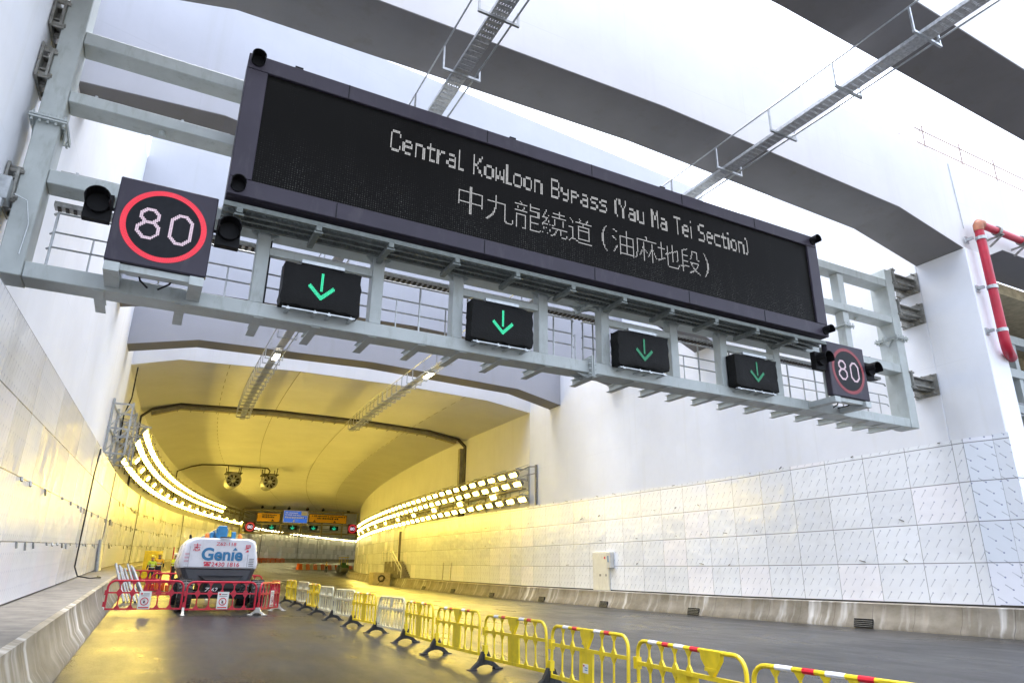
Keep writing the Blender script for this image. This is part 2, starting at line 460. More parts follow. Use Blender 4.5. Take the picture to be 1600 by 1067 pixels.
M['bandw'] = plain('white_reflective_tape', (.78, .78, .80), .3, var=.08, scale=10)
M['redpipe'] = plain('red_pipe_paint', (.42, .010, .035), .42, var=.18, scale=3, dirt=(.25, .03, .03))
M['rusty_tube'] = plain('weathered_scaffold_tube', (.26, .20, .18), .6, var=.3, scale=6)
M['rust'] = plain('rust_orange', (.33, .12, .06), .6, var=.3, scale=6)
M['dark'] = plain('dark_rubber_and_shade', (.035, .030, .026), .6, var=.3, scale=3)  # real joints, and shade painted on ledges and in the doorway
M['duct'] = plain('olive_trunking', (.30, .27, .17), .5, var=.2, scale=3)
M['paint_white'] = plain('white_machine_paint', (.72, .74, .80), .28, var=.05, scale=3, dirt=(.55, .55, .58))
M['paint_grey'] = plain('grey_machine_skirt', (.055, .06, .075), .4, var=.15, scale=4)
M['blue'] = plain('blue_machine_paint', (.02, .20, .42), .35, var=.15, scale=5)
M['amber'] = plain('amber_lens', (.75, .22, .02), .3, var=.15, scale=8)
M['ink_blue'] = plain('blue_lettering', (.025, .19, .40), .4, var=.06, scale=8)
M['ink_red'] = plain('red_lettering', (.60, .03, .07), .4, var=.06, scale=8)
M['ink_white'] = plain('white_lettering', (.8, .8, .8), .4, var=.04, scale=8)
M['ink_black'] = plain('black_lettering', (.02, .02, .02), .5, var=.04, scale=8)
M['sign_yellow'] = plain('yellow_sign_sheet', (.80, .42, .02), .4, var=.06, scale=2)
M['sign_blue'] = plain('blue_sign_sheet', (.02, .11, .50), .4, var=.06, scale=2)
_m = M['sign_blue'].node_tree.nodes['Principled BSDF']; _m.inputs['Emission Color'].default_value = (.03, .15, .75, 1); _m.inputs['Emission Strength'].default_value = .10   # glow added to keep the sheet blue under the yellow lamps
M['sign_white'] = plain('white_sign_sheet', (.8, .8, .78), .4, var=.04, scale=3)
M['lamp'] = glow('tunnel_lamp_lens', (1.0, .73, .125), LAMP_E)
M['lamp_white'] = glow('white_lamp_lens', (1.0, .93, .72), LAMP_E*.8)
M['far_lamp'] = glow('far_lamp_lens', (1.0, .86, .40), LAMP_E*1.2)
M['housing'] = plain('lamp_housing', (.30, .29, .24), .45, metal=.4, var=.2, scale=8)
M['cream'] = plain('cream_door_paint', (.72, .70, .60), .4, var=.06, scale=3, dirt=(.5, .46, .36))
M['hivis'] = plain('hi_vis_cloth', (.80, .42, .01), .7, var=.15, scale=14)
M['hivis2'] = plain('hi_vis_lime', (.55, .70, .03), .7, var=.15, scale=14)
M['trouser'] = plain('dark_trousers', (.03, .035, .05), .8, var=.3, scale=12)
M['skin'] = plain('skin', (.45, .25, .16), .6, var=.1, scale=10)
M['helmet_y'] = plain('yellow_helmet', (.75, .55, .05), .3, var=.06, scale=8)
M['helmet_w'] = plain('white_helmet', (.78, .78, .76), .3, var=.06, scale=8)
M['orange'] = plain('orange_plastic', (.75, .14, .02), .4, var=.12, scale=3)
M['green'] = plain('green_machine_paint', (.05, .16, .07), .4, var=.2, scale=4)
M['wood'] = plain('pale_board', (.45, .38, .24), .7, var=.25, scale=3, dirt=(.22, .18, .1))
M['hood'] = plain('matt_black_hood', (.008, .008, .009), .6, var=.2, scale=4, spec=.15)


def site(name, label, cat, base, group=None):
    """A thing whose parts are given in site coordinates: the Empty stands at base and its parts are shifted to it."""
    o = thing(name, label, cat, base, (0,0,0), group); o['at_base'] = True
    return o
def sub(mb, name, mats, parent, **k):
    """A sub-part of a part that was itself built in site coordinates."""
    root = parent.parent
    return mb.build(name, mats, parent, base=tuple(root.location), **k)

# ------------------------------------------------------------------ ground and road
b = MB(); b.box(-2500, 2500, -2500, 2500, -3.2, -3.0)
tag(b.build('ground', M['ground']), kind='structure')
b = MB(); st = stations(-14, 230, 2)
rows = [[(xL(y)-.3 + (xR(y)-xL(y)+.6)*k/24, y, zroad(xL(y) + (xR(y)-xL(y))*k/24, y)) for k in range(25)] for y in st]
b.sheet(rows); tag(b.build('road', M['asphalt'], smooth=True), kind='structure')
b = MB(); b.sheet([[(x, y, .0) for x in (21.2, 34)] for y in (-14, 90)]); tag(b.build('side_road', M['asphalt']), kind='structure')

# ------------------------------------------------------------------ parapets with walkways
def parapet(side, name, label):
    pr = site(name, label, 'parapet', ((xL(10)-.3, 10, zL(10)) if side < 0 else (xR(14)+.3, 14, 0)))
    b = MB(); rows = []; uv = []
    st = stations(-12 if side < 0 else 3.0, 226, 2)
    for y in st:
        if side < 0: x, z = xL(y), zL(y)
        else: x, z = xR(y), zR(y)
        prof = [(0, -.12), (0, .07), (.13, .24), (.24, .56), (.25, .65), (.34, .67)]
        rows.append([(x + side*p, y, z + q) for p, q in prof]); d = 0; uu = []
        for i, (p, q) in enumerate(prof):
            if i: d += math.hypot(p - prof[i-1][0], q - prof[i-1][1])
            uu.append((y, d))
        uv.append(uu)
    b.sheet(rows, uv)
    b.build('kerb_face', M['parapet'], pr, smooth=True)
    b = MB(); rows = []
    for y in st:
        if side < 0: x0, x1, z = xL(y)-.34, xWL(y)+.02, zL(y)+.665
        else: x0, x1, z = xR(y)+.34, xWR(y)-.02, zR(y)+.665
        rows.append([(x0, y, z), ((x0+x1)/2, y, z), (x1, y, z)])
    b.sheet(rows); b.build('walkway', M['walk'], pr)
    if side > 0:
        for y in (13.97, 21.01, 26.76, 32.2, 38.0, 44.0, 50.0):
            g = MB(); x, z = xR(y)-.015, zR(y)
            g.prism([(x-.012, y-.3, z+.02), (x-.012, y+.3, z+.02), (x+.05, y+.3, z+.25), (x+.05, y-.3, z+.25)], (.03, 0, -.01), 0)
            for k in range(4): g.bar((x-.025+.012*k, y-.3, z+.05+.05*k), (x-.025+.012*k, y+.3, z+.05+.05*k), .03, .018, 1)
            g.build('drain_grate', [M['hood'], M['bolt']], pr)
    return pr
parapet(-1, 'parapet', 'stained concrete parapet and raised walkway along the left cladding, broad in the foreground')
parapet(1, 'parapet', 'stained concrete parapet with square drain grates running along the foot of the white right cladding')

# ------------------------------------------------------------------ retaining walls, wall cladding
b = MB(); st = stations(-14, 36, 2.5)
b.sheet([[(xWL(y)-1.0, y, -1), (xWL(y), y, -1), (xWL(y), y, 16.2), (xWL(y)-1.0, y, 16.2)] for y in st])  # unseen top made taller to block side light
b.prism([(xWL(36)-1, 36, -1), (xWL(36), 36, -1), (xWL(36), 36, 16.2), (xWL(36)-1, 36, 16.2)], (0, .01, 0))
o = b.build('retaining_wall', M['white_wall'])
tag(o, 'tall white painted wall above the metal cladding on the left', 'wall')
b = MB()
b.box(20, 20.95, 11.4, 36, -1, 15.6); b.box(20.003, 20.947, 9.9, 11.397, -1, 10.5)  # hidden top of the long part raised to hold back sky light
o = b.build('retaining_wall', M['white_wall'], bevel=.02)
tag(o, 'long white painted wall on the right, its column end beside the red pipe', 'wall')

def clad(side, y0, y1, step):
    b = MB(); rows = []; uv = []
    for y in stations(y0, y1, step):
        if side < 0: x, z, h, w = xCL(y), zL(y)+.69, 4.18, xWL(y)
        else: x, z, h, w = xCR(y), zR(y)+.70, 4.30, xWR(y)
        rows.append([(x, y, z), (x, y, z+h), (w, y, z+h+.005)]); uv.append([(y, 0), (y, h), (y, h+.02)])
    b.sheet(rows, uv, flip=side > 0)
    for i in range(1, len(b.m), 2): b.m[i] = 1  # top ledges coloured dark to stop light bouncing up the wall
    n = len(rows)-1
    for i in (0, n):
        x, y, z = rows[i][0]; t = rows[i][1][2]; w = rows[i][2][0]
        b.add([(x,y,z),(w,y,z),(w,y,t),(x,y,t)], [(0,1,2,3)], 0, [(0,0),(.2,0),(.2,1),(0,1)])
    return b
cl = site('cladding', 'shiny grey metal wall cladding on the left, streaked with reflections, three long joints', 'wall cladding', (xCL(11), 11, zL(11)))
clad(-1, -12, 35.8, 1.4).build('panel_facing', [M['clad_left'], M['dark']], cl, fix=False)
b = MB(); y = 36.0
b.box(xWL(y)-.03, xCL(y)-.02, 35.82, 36.28, zL(y)+.66, zL(y)+4.95); b.build('joint_strip', M['dark'], cl)
b = MB()
for y in stations(-11, 35, .93):                                    # fixings along the joints
    for r_, k in ((1.05, .9), (2.1, .5)):
        if random.random() < k*.6:
            x, z = xCL(y)+.012, zL(y)+.69+r_
            b.bar((x, y, z), (x+.02, y+random.uniform(-.06,.06), z-random.uniform(.05,.16)), .035, .03)
b.build('fixing', M['bolt'], cl)['kind'] = 'stuff'
cl = site('cladding', 'yellow-lit metal wall cladding curving away along the left side inside the tunnel', 'wall cladding', (xCL(40), 40, zL(40)))
clad(-1, 36.3, 224, 1.4).build('panel_facing', [M['clad_left'], M['dark']], cl, fix=False)
b = MB()
for y in stations(37, 74, .5):
    for r_ in (1.05, 2.1, 3.15):
        if random.random() < .30:
            x, z = xCL(y)+.012, zL(y)+.69+r_
            b.bar((x, y, z+random.uniform(-.04,.1)), (x+.03, y+random.uniform(-.14,.14), z-random.uniform(.02,.24)), .035, .03)
b.build('fixing', M['bolt'], cl)['kind'] = 'stuff'
b = MB()
for y in (52, 78, 104, 126, 150, 163):
    b.box(xCL(y)+.0, xCL(y)+.03, y-.12, y+.12, zL(y)+.7, zL(y)+4.87)
b.build('joint_strip', M['dark'], cl)
cl = site('cladding', 'blue-white film covered wall panels with printed dashes along the right wall', 'wall cladding', (19.7, 20, 0))
clad(1, 10.9, 190, 1.4).build('panel_facing', [M['clad_right'], M['dark']], cl, fix=False)
b = MB()
pts = [(19.7, 10.895), (19.90, 10.22), (19.95, 9.84), (20.62, 9.80)]
u0 = 0
for i in range(3):
    (xa, ya), (xb, yb) = pts[i], pts[i+1]; L = (.72, .50, .67)[i]; top = (5.0, 5.03, 4.02)[i]
    b.add([(xa,ya,.70),(xb,yb,.70),(xb,yb,top),(xa,ya,top)], [(0,1,2,3)], 0, [(u0,0),(u0+L,0),(u0+L,top-.7),(u0,top-.7)])
    b.add([(xa,ya,top),(xb,yb,top),(xb+.04,yb+.05,top),(xa+.04,ya+.05,top)], [(0,1,2,3)], 0, [(0,0)]*4)
    u0 += .85
b.build('return_panel', M['clad_return'], cl, fix=False)
b = MB(); st = stations(9.9, 60, 2.0)
b.sheet([[(xCR(y)+.03, y, zR(y)+.60), (xCR(y)+.03, y, zR(y)+.72)] for y in st]); b.build('shadow_gap', M['dark'], cl)
b = MB()
for y in stations(11.6, 44, 1.4):
    for r_ in (1.11, 2.22, 3.33, 4.28):
        if random.random() < .45:
            z = zR(y)+.70+r_; x = xCR(y)-.012
            b.bar((x, y+random.uniform(-.05, .05), z), (x-.03, y+random.uniform(-.2,.2), z+random.uniform(-.05,.07)), .02, .02)
b.build('tie_wire', M['dark'], cl)['kind'] = 'stuff'

# ------------------------------------------------------------------ tunnel
tn = site('tunnel', 'wide yellow-lit road tunnel with a haunched roof curving away to the right', 'tunnel', (9, 36, 0))
def cprof(y):
    a, c = xWL(y), xWR(y)
    return [(a, 10.55), (a+2.05, 11.12), (a+(c-a)*.36, 11.36), (a+(c-a)*.64, 11.36), (c-2.9, 11.18), (c, 10.78)]
st = stations(36, 230, 3)
b = MB(); b.sheet([[(x, y, z) for x, z in cprof(y)] for y in st])
b.sheet([[(xWL(y)-1, y, 12.6), (xWR(y)+1, y, 12.6)] for y in st]); b.build('ceiling', M['tunnel_wall'], tn, smooth=True, fix=False)
for f, e in ((xWL, -1), (xWR, 1)):
    b = MB(); b.sheet([[(f(y), y, -1), (f(y), y, 10.55 if e < 0 else 10.78), (f(y)+e, y, 12.59), (f(y)+e, y, -1)] for y in st])
    b.build('side_wall', M['tunnel_wall'], tn, smooth=True, fix=False)
b = MB(); pr = cprof(36)
b.prism([(-4, 35.99, 17), (-4, 35.99, 10.3), (pr[0][0]-.002, 35.99, 10.3)] + [(x, 35.99, z+.012) for x, z in pr] + [(20.96, 35.99, 10.78), (20.96, 35.99, 17)], (0, 1.2, 0))  # unseen upper part added in height to cut the sky light below
b.build('portal_wall', M['portal'], tn)
b = MB()
for fr in (.2, .36, .60, .80):
    for i in range(len(st)-1):
        for k in range(4):
            if fr in (.2, .80) and k % 2: continue
            q = []
            for t in (k/4, (k+1)/4):
                y = st[i]*(1-t)+st[i+1]*t; P = cprof(y); x = xWL(y)+(xWR(y)-xWL(y))*fr
                z = lerp_tab(x, [p[0] for p in P], [p[1] for p in P]); q.append((x, y, z-.004))
            b.bar(q[0], q[1], .035, .012)
b.build('ceiling_seam', M['duct'], tn)['kind'] = 'stuff'

def ring(name, label, y, w, d, zl, zr, mt):
    b = MB(); P = cprof(y)
    pts = [(P[0][0]+d/2, y, zl)] + [(P[0][0]+d/2, y, P[0][1]-.45), (P[0][0]+.55, y, P[0][1]+.02)] + [(x, y, z-d/2) for x, z in P[1:-1]] + \
          [(P[-1][0]-.6, y, P[-1][1]-.02), (P[-1][0]-d/2, y, P[-1][1]-.5), (P[-1][0]-d/2, y, zr)]
    for p, q in zip(pts, pts[1:]):
        b.bar(p, q, d if abs(p[0]-q[0]) < .1 else w, w if abs(p[0]-q[0]) < .1 else d, up=(0, 1, 0) if abs(p[0]-q[0]) < .1 else (0,0,1))
    return b
jt = site('movement_joint', 'dark movement joint with trunking running round the tunnel walls and ceiling', 'joint cover', (xWL(46), 46, 5))
ring('', '', 46, .34, .10, zL(46)+4.9, zR(46)+4.9, None).build('dark_gap', M['dark'], jt)
b = MB(); P = cprof(46.6)
for q0, q1 in zip(P, P[1:]):
    b.bar((q0[0]+(.5 if q0 == P[0] else 0), 46.6, q0[1]-.13), (q1[0]-(.6 if q1 == P[-1] else 0), 46.6, q1[1]-.13), .45, .22)
b.bar((xWR(46.6)-.14, 46.6, zR(46)+4.9), (xWR(46.6)-.14, 46.6, 10.2), .25, .35)
b.build('trunking', M['duct'], jt)
b = MB()
for k in range(26):
    x = xWL(46)+1.2+k*.75; z = lerp_tab(x, [p[0] for p in P], [p[1] for p in P])-.27
    b.box(x-.02, x+.02, 46.36, 46.84, z-.05, z)
b.build('strap', M['bolt'], jt)
b = MB(); P = cprof(71.3)
b.tube([(P[0][0]+.06, 71.3, 7.4), (P[0][0]+.06, 71.3, 10.25), (P[1][0]-.9, 71.3, 10.75), (P[1][0], 71.3, P[1][1]-.12), (6, 71.3, 11.12), (10.2, 71.3, 11.15), (10.45, 71.3, 10.9), (10.25, 71.3, 10.3)], .06, 8)
tag(b.build('conduit', M['dark'], smooth=True), 'thin dark conduit climbing the tunnel wall and crossing the ceiling to the fans', 'conduit')

# ------------------------------------------------------------------ concrete cross beams
def cross_beam(label, y0, y1, top, xr=20.0, skew=(0, 0), zt2=None, m='beam_shade'):
    xl = xWL(y0)
    prof = [(xl, 10.5), (xl+2.75, 11.15), (9, 11.34), (17.25, 11.08), (20, 10.5)]
    if xr > 20: prof += [(21.2, 10.5), (22.2, 10.95), (xr, 11.0)]
    zt2 = top if zt2 is None else zt2
    prof += [(xr, zt2), (xl, top)]
    b = MB()
    f = lambda x, y: y + skew[0] + (skew[1]-skew[0])*(x-xl)/(20-xl)
    n = len(prof)
    b.add([(x, f(x, y0), z) for x, z in prof] + [(x, f(x, y1), z) for x, z in prof],
          [tuple(range(n)), tuple(range(n, 2*n))[::-1]] + [(i, n+i, n+(i+1) % n, (i+1) % n) for i in range(n)])
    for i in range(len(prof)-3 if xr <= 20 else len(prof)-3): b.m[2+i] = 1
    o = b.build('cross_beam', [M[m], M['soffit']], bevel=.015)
    return tag(o, label, 'beam', 'concrete beams spanning between the walls')
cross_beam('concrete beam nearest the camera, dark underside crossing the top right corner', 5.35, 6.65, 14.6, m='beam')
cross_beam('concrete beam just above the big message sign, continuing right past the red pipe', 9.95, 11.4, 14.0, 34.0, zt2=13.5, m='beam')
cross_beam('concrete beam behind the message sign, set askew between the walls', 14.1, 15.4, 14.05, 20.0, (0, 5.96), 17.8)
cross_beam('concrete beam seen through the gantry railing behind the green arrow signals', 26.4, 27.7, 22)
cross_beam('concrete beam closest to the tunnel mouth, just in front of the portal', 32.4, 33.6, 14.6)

# beyond the column: the neighbouring carriageway
b = MB(); b.box(34, 35, -10, 70, -1, 11.0)
tag(b.build('retaining_wall', M['white_wall']), 'plain wall of the neighbouring carriageway beyond the red pipe', 'wall')
b = MB(); b.box(20.96, 34, 30, 31, 4.6, 14)
tag(b.build('portal_wall', M['white_wall']), 'wall over the neighbouring tunnel mouth beyond the red pipe', 'wall')
b = MB(); b.box(20.96, 33.99, 11.42, 29.9, 10.55, 10.95); b.box(20.96, 33.99, 15.0, 15.5, 10.0, 10.54); b.box(20.96, 33.99, 21.0, 21.5, 10.0, 10.54)
tag(b.build('deck_slab', M['wood']), 'beige ribbed deck roofing the neighbouring carriageway beyond the red pipe', 'deck')
ng = site('steel_gantry', 'grey steel gantry over the neighbouring carriageway beyond the red pipe', 'sign gantry', (22.3, 12.6, 0))
b = MB(); b.box(22.1, 22.5, 12.4, 12.8, 0, 10.1); b.build('post', M['steel'], ng)
for z in (5.6, 7.0, 8.3, 9.6):
    b = MB(); b.box(22.5, 34, 12.45, 12.75, z-.16, z+.16); b.build('beam', M['steel'], ng)
for x in (23.6, 25.2, 27, 29):
    b = MB(); b.box(x-.12, x+.12, 12.5, 12.7, 5.76, 9.44); b.build('upright', M['steel'], ng)
b = MB()
for z in (6.1, 6.5, 6.9): b.tube([(22.2, 11.9, z), (34, 11.9, z)], .03, 6)
for k in range(10): b.tube([(22.4+k*1.2, 11.9, 5.7), (22.4+k*1.2, 11.9, 6.9)], .03, 6)
b.build('railing', M['galv'], ng)
for x in (22.9, 24.4, 26.2):
    b = MB(); b.tube([(x, 13.2, 0), (x, 13.2, 9.2)], .09, 8); b.tube([(x+.3, 13.25, 0), (x+.3, 13.25, 9.2)], .05, 8)
    tag(b.build('service_pipe', M['galv'], smooth=True), 'pair of grey service pipes behind the neighbouring gantry beyond the red pipe', 'pipe', 'service pipes behind the neighbouring gantry')
b = MB()
for k in range(6): b.box(22.5, 33.8, 12.9, 13.05, 5.75+.28*k, 5.9+.28*k)
tag(b.build('louvre_screen', M['wood']), 'beige slatted screen behind the neighbouring gantry beyond the red pipe', 'screen')
cb = MB(); cb.box(23.0, 24.6, 12.0, 12.4, 7.3, 8.1)
tag(cb.build('control_cabinet', M['frame'], bevel=.02), 'dark box mounted on the neighbouring gantry beyond the red pipe', 'cabinet')

# red fire main
rp = site('fire_main', 'red water pipe running down the end of the right wall from a high bracketed branch', 'pipe', (20.35, 9.62, 6))
b = MB(); b.tube([(20.4, 9.62, 11.05), (20.4, 9.62, 7.75)], .122, 16); b.build('riser', M['redpipe'], rp, smooth=True)
b = MB(); b.tube([(20.4, 9.62, 11.25), (34, 9.62, 11.25)], .105, 14); b.build('branch_pipe', M['redpipe'], rp, smooth=True)
b = MB(); b.tube([(20.4, 9.62, 11.0), (20.4, 9.62, 11.17), (20.46, 9.62, 11.25), (20.62, 9.62, 11.26)], .136, 14); b.build('elbow', M['rust'], rp, smooth=True)
b = MB(); b.tube([(20.4, 9.62, 7.9), (20.4, 9.62, 7.6), (20.46, 9.64, 7.42), (20.62, 9.7, 7.32), (20.85, 9.78, 7.30), (21.15, 9.9, 7.30)], .136, 14); b.build('elbow', M['redpipe'], rp, smooth=True)
for z in (10.75, 9.2, 7.9):
    b = MB(); b.tube([(20.4, 9.62, z-.05), (20.4, 9.62, z+.05)], .142, 16); b.bar((20.15, 9.7, z), (20.15, 9.9, z), .08, .08); b.box(20.07, 20.23, 9.86, 9.897, z-.1, z+.1)
    b.build('clamp', M['galv'], rp)
for x in (21.4, 22.7, 24.0, 25.3):
    b = MB(); b.bar((x, 9.9, 10.85), (x, 9.5, 11.08), .05, .05); b.bar((x, 9.94, 11.08), (x, 9.46, 11.08), .05, .05); b.tube([(x-.05, 9.62, 11.25), (x+.05, 9.62, 11.25)], .15, 14)
    b.build('bracket', M['bolt'], rp)
b = MB(); b.tube([(20.25, 9.93, 11.2), (20.18, 9.935, 13.4)], .012, 6)
tag(b.build('thin_conduit', M['galv']), 'thin grey conduit running up the beam face above the red pipe', 'conduit')
rl = site('scaffold_railing', 'temporary scaffold tube railing along the top of the beam above the red pipe', 'railing', (20, 10.6, 13.6))
b = MB()
for z in (14.55, 15.1): b.tube([(20.0, 10.6, z), (33.5, 10.6, z-.05)], .025, 6)
b.build('rail', M['rusty_tube'], rl)
for x in (20.4, 22.4, 24.4, 26.4, 28.4):
    b = MB(); b.tube([(x, 10.6, 13.55), (x+.05, 10.6, 15.3)], .025, 6); b.tube([(x-.3, 10.9, 13.6), (x+.05, 10.6, 14.5)], .02, 6)
    b.build('post', M['rusty_tube'], rl)
b = MB(); b.tube([(20.4, 10.6, 15.1), (18.9, 10.7, 14.5), (17.6, 10.8, 14.3)], .018, 5); b.build('loose_tube', M['rusty_tube'], rl)


# ------------------------------------------------------------------ sign gantry
GY0, GY1 = 11.5, 12.0
gn = site('sign_gantry', 'grey steel sign gantry spanning the ramp between both walls, carrying all the signs', 'sign gantry', (8.2, 11.75, 5.3))
XA, XB = -2.47, 18.87
for x0, x1 in ((XA, XA+.33), (XB-.34, XB)):
    b = MB(); b.box(x0, x1, GY0, GY1+.05, 5.30, 10.9 if x0 < 0 else 10.12)
    ps = b.build('post', M['steel'], gn, bevel=.012)
    b = MB(); b.box(x0-.09, x1+.09, GY0-.09, GY1+.14, 7.90, 7.93); b.box(x0-.09, x1+.09, GY0-.09, GY1+.14, 7.945, 7.975)
    for i in range(5):
        for yy in (GY0-.05, GY1+.09): b.tube([(x0-.05+i*(x1-x0+.1)/4, yy, 7.85), (x0-.05+i*(x1-x0+.1)/4, yy, 8.03)], .02, 6)
        for xx in (x0-.05, x1+.05): b.tube([(xx, GY0+.02+i*.12, 7.85), (xx, GY0+.02+i*.12, 8.03)], .02, 6)
    for xx in (x0-.05, x1+.05): b.prism([(xx, GY0+.1, 7.90), (xx, GY0+.4, 7.90), (xx, GY0+.25, 7.7)], (.02, 0, 0))
    sub(b, 'splice_flange', M['steel'], ps)
segs = [(5.30, 5.55), (6.88, 7.12), (8.39, 8.59), (9.55, 9.79)]
spl = 7.86
for i, (z0, z1) in enumerate(segs):
    cuts = [(XA+.335, spl-.01), (spl+.01, XB-.345)]
    for x0, x1 in cuts:
        b = MB(); b.box(x0, x1, GY0+.02, GY1 - (.0 if i == 0 else .05), z0, z1); b.build('chord', M['steel'], gn, bevel=.012)
for z0, z1 in segs[:2]:
    b = MB()
    for dx in (-.035, .013): b.box(spl+dx, spl+dx+.022, GY0-.10, GY1+.10, z0-.10, z1+.10)
    for k in range(4):
        for yy in (GY0-.05, GY1+.05): b.tube([(spl-.09, yy, z0-.03+k*(z1-z0+.06)/3), (spl+.09, yy, z0-.03+k*(z1-z0+.06)/3)], .02, 6)
        b.tube([(spl-.09, GY0+.1+k*.1, z0-.05), (spl+.09, GY0+.1+k*.1, z0-.05)], .02, 6)
    for sg in (-1, 1): b.prism([(spl+.012*sg, GY0+.1, z0-.1), (spl+.35*sg, GY0+.1, z0+.005), (spl+.012*sg, GY0+.1, z0+.005)], (0, .02, 0)); b.prism([(spl+.012*sg, GY0+.35, z0-.1), (spl+.35*sg, GY0+.35, z0+.005), (spl+.012*sg, GY0+.35, z0+.005)], (0, .02, 0))
    b.build('splice_plate', M['steel'], gn)
LOW = [1.12, 3.18, 4.8, 6.73, 8.29, 10.22, 11.74, 13.54]
for x in LOW:
    b = MB(); b.box(x-.11, x+.11, GY0+.04, GY0+.28, 5.552, 6.878)
    b.prism([(x-.11, GY0+.1, 6.878), (x-.25, GY0+.1, 6.878), (x-.11, GY0+.1, 6.74)], (0, .02, 0)); b.prism([(x+.11, GY0+.1, 6.878), (x+.25, GY0+.1, 6.878), (x+.11, GY0+.1, 6.74)], (0, .02, 0))
    b.build('upright', M['steel'], gn, bevel=.01)
for x in (1.6, 4.4, 10.6, 13.6, 16.55):
    for k, (z0, z1) in enumerate(((7.125, 8.385), (8.595, 9.545))):
        b = MB(); b.box(x-.12, x+.12, GY0+.08, GY0+.34, z0, z1)
        if k == 0:
            b.box(x-.2, x+.2, GY0, GY0+.42, 7.94, 7.98)
            for i in range(4): b.tube([(x-.16+i*.107, GY0+.03, 7.88), (x-.16+i*.107, GY0+.03, 8.05)], .02, 6)
        b.build('upright', M['steel'], gn, bevel=.01)
for x0, x1 in ((3.30, 4.68), (6.85, 8.17), (10.34, 11.62)):        # thin rail above the arrow signals
    pass
for i in range(4):
    b = MB(); b.box(LOW[2*i]+.115, LOW[2*i+1]-.115, GY0+.06, GY0+.16, 6.47, 6.60); b.build('signal_rail', M['steel'], gn)
for x in (-1.15, -.0, 1.2, 2.15, 3.16, 4.11, 4.95, 5.85, 6.85, 8.1, 9.1, 10.0, 10.8, 11.6, 12.45, 13.35, 14.3, 15.2, 16.1, 16.85, 17.5, 18.2):
    b = MB(); b.box(x-.075, x+.075, GY0+.05, GY1+.62, 5.285, 5.298); b.box(x-.008, x+.008, GY1+.003, GY1+.60, 5.30, 5.42); b.box(x-.06, x+.06, GY1+.003, GY1+.60, 5.42, 5.43)
    b.build('bracket', M['steel'], gn)
b = MB()                                                           # back railing of the catwalk
RY = GY1 - .03
for z, r_ in ((6.02, .016), (6.28, .016), (6.62, .022)):
    for x0, x1 in ((-2.0, 7.75), (7.95, XB-.5)): b.tube([(x0, RY, z-.05), (x0+.06, RY, z), (x1-.06, RY, z), (x1, RY, z-.05)], r_, 6)
x = -1.95
while x < XB-.5:
    b.tube([(x, RY, 5.55), (x, RY, 6.62)], .02, 6); x += 1.02
for x in (7.70, 7.98): b.tube([(x, RY, 5.55), (x, RY, 6.6)], .02, 6)
x = -1.4
while x < XB-.5:
    b.tube([(x, RY, 5.55), (x, RY, 6.28)], .014, 6); x += 1.02
b.build('railing', M['galv'], gn, smooth=True)
for z in (9.95, 8.95, 6.72):                                       # bracket plates to the walls
    for sd in (-1, 1):
        b = MB()
        xw = xWL(11.7) if sd < 0 else 20.0
        xp = XA if sd < 0 else XB
        d = (xw - xp)/abs(xw-xp); L = abs(xw-xp)
        X = lambda t: xp + d*t
        def bx(t0, t1, y0, y1, z0, z1): b.box(min(X(t0), X(t1)), max(X(t0), X(t1)), y0, y1, z0, z1)
        bx(.003, .04, GY0-.06, GY1+.1, z-.26, z+.26); bx(L-.04, L-.003, GY0-.10, GY1+.14, z-.32, z+.32)
        bx(.04, L-.04, GY0+.12, GY0+.16, z-.18, z+.18); bx(.04, L-.04, GY0+.34, GY0+.38, z-.18, z+.18); bx(.04, L-.04, GY0+.0, GY1, z+.10, z+.13)
        bx(.04, L-.04, GY0+.0, GY1, z-.13, z-.10)
        for yy in (GY0-.02, GY0+.25, GY1+.05):
            for zz in (z-.22, z+.22):
                b.tube([(X(-.05), yy, zz), (X(.14), yy, zz)], .032, 6); b.tube([(X(L-.20), yy, zz*1.0+(.05 if zz > z else -.05)), (X(L), yy, zz+(.05 if zz > z else -.05))], .026, 6)
        b.build('wall_bracket', M['bolt'], gn)
for x, y in ((-.75, GY0+.2), (17.2, GY0+.25)):
    b = MB(); b.tube([(x, y, 8.389), (x, y, 8.30)], .055, 10); b.build('lifting_eye', M['steel'], gn)
for x0, x1, z in ((-2.0, 7.7, 7.16), (8.0, 18.0, 7.16), (-2.0, .3, 8.63), (14.5, 18.0, 8.63)):
    b = MB(); b.tube([(x0, GY0+.12, z), (x1, GY0+.12, z)], .022, 6); b.tube([(x0, GY0+.22, z), (x1, GY0+.22, z)], .016, 6)
    for k in range(int((x1-x0)/1.3)+1): b.box(x0+.2+1.3*k, x0+.24+1.3*k, GY0+.08, GY0+.26, z-.035, z+.03)
    b.build('conduit', M['galv'], gn)
for x in LOW[::2]:
    b = MB(); b.tube([(x+.14, GY0+.2, 6.87), (x+.14, GY0+.2, 5.56)], .014, 6); b.build('conduit', M['black'], gn)
b = MB(); b.box(-.62, -.56, GY0+.005, GY0+.018, 6.80, 7.20); b.bar((-.59, GY0+.01, 6.8), (-.5, GY0+.3, 6.55), .02, .02); b.build('perforated_strap', M['galv'], gn)
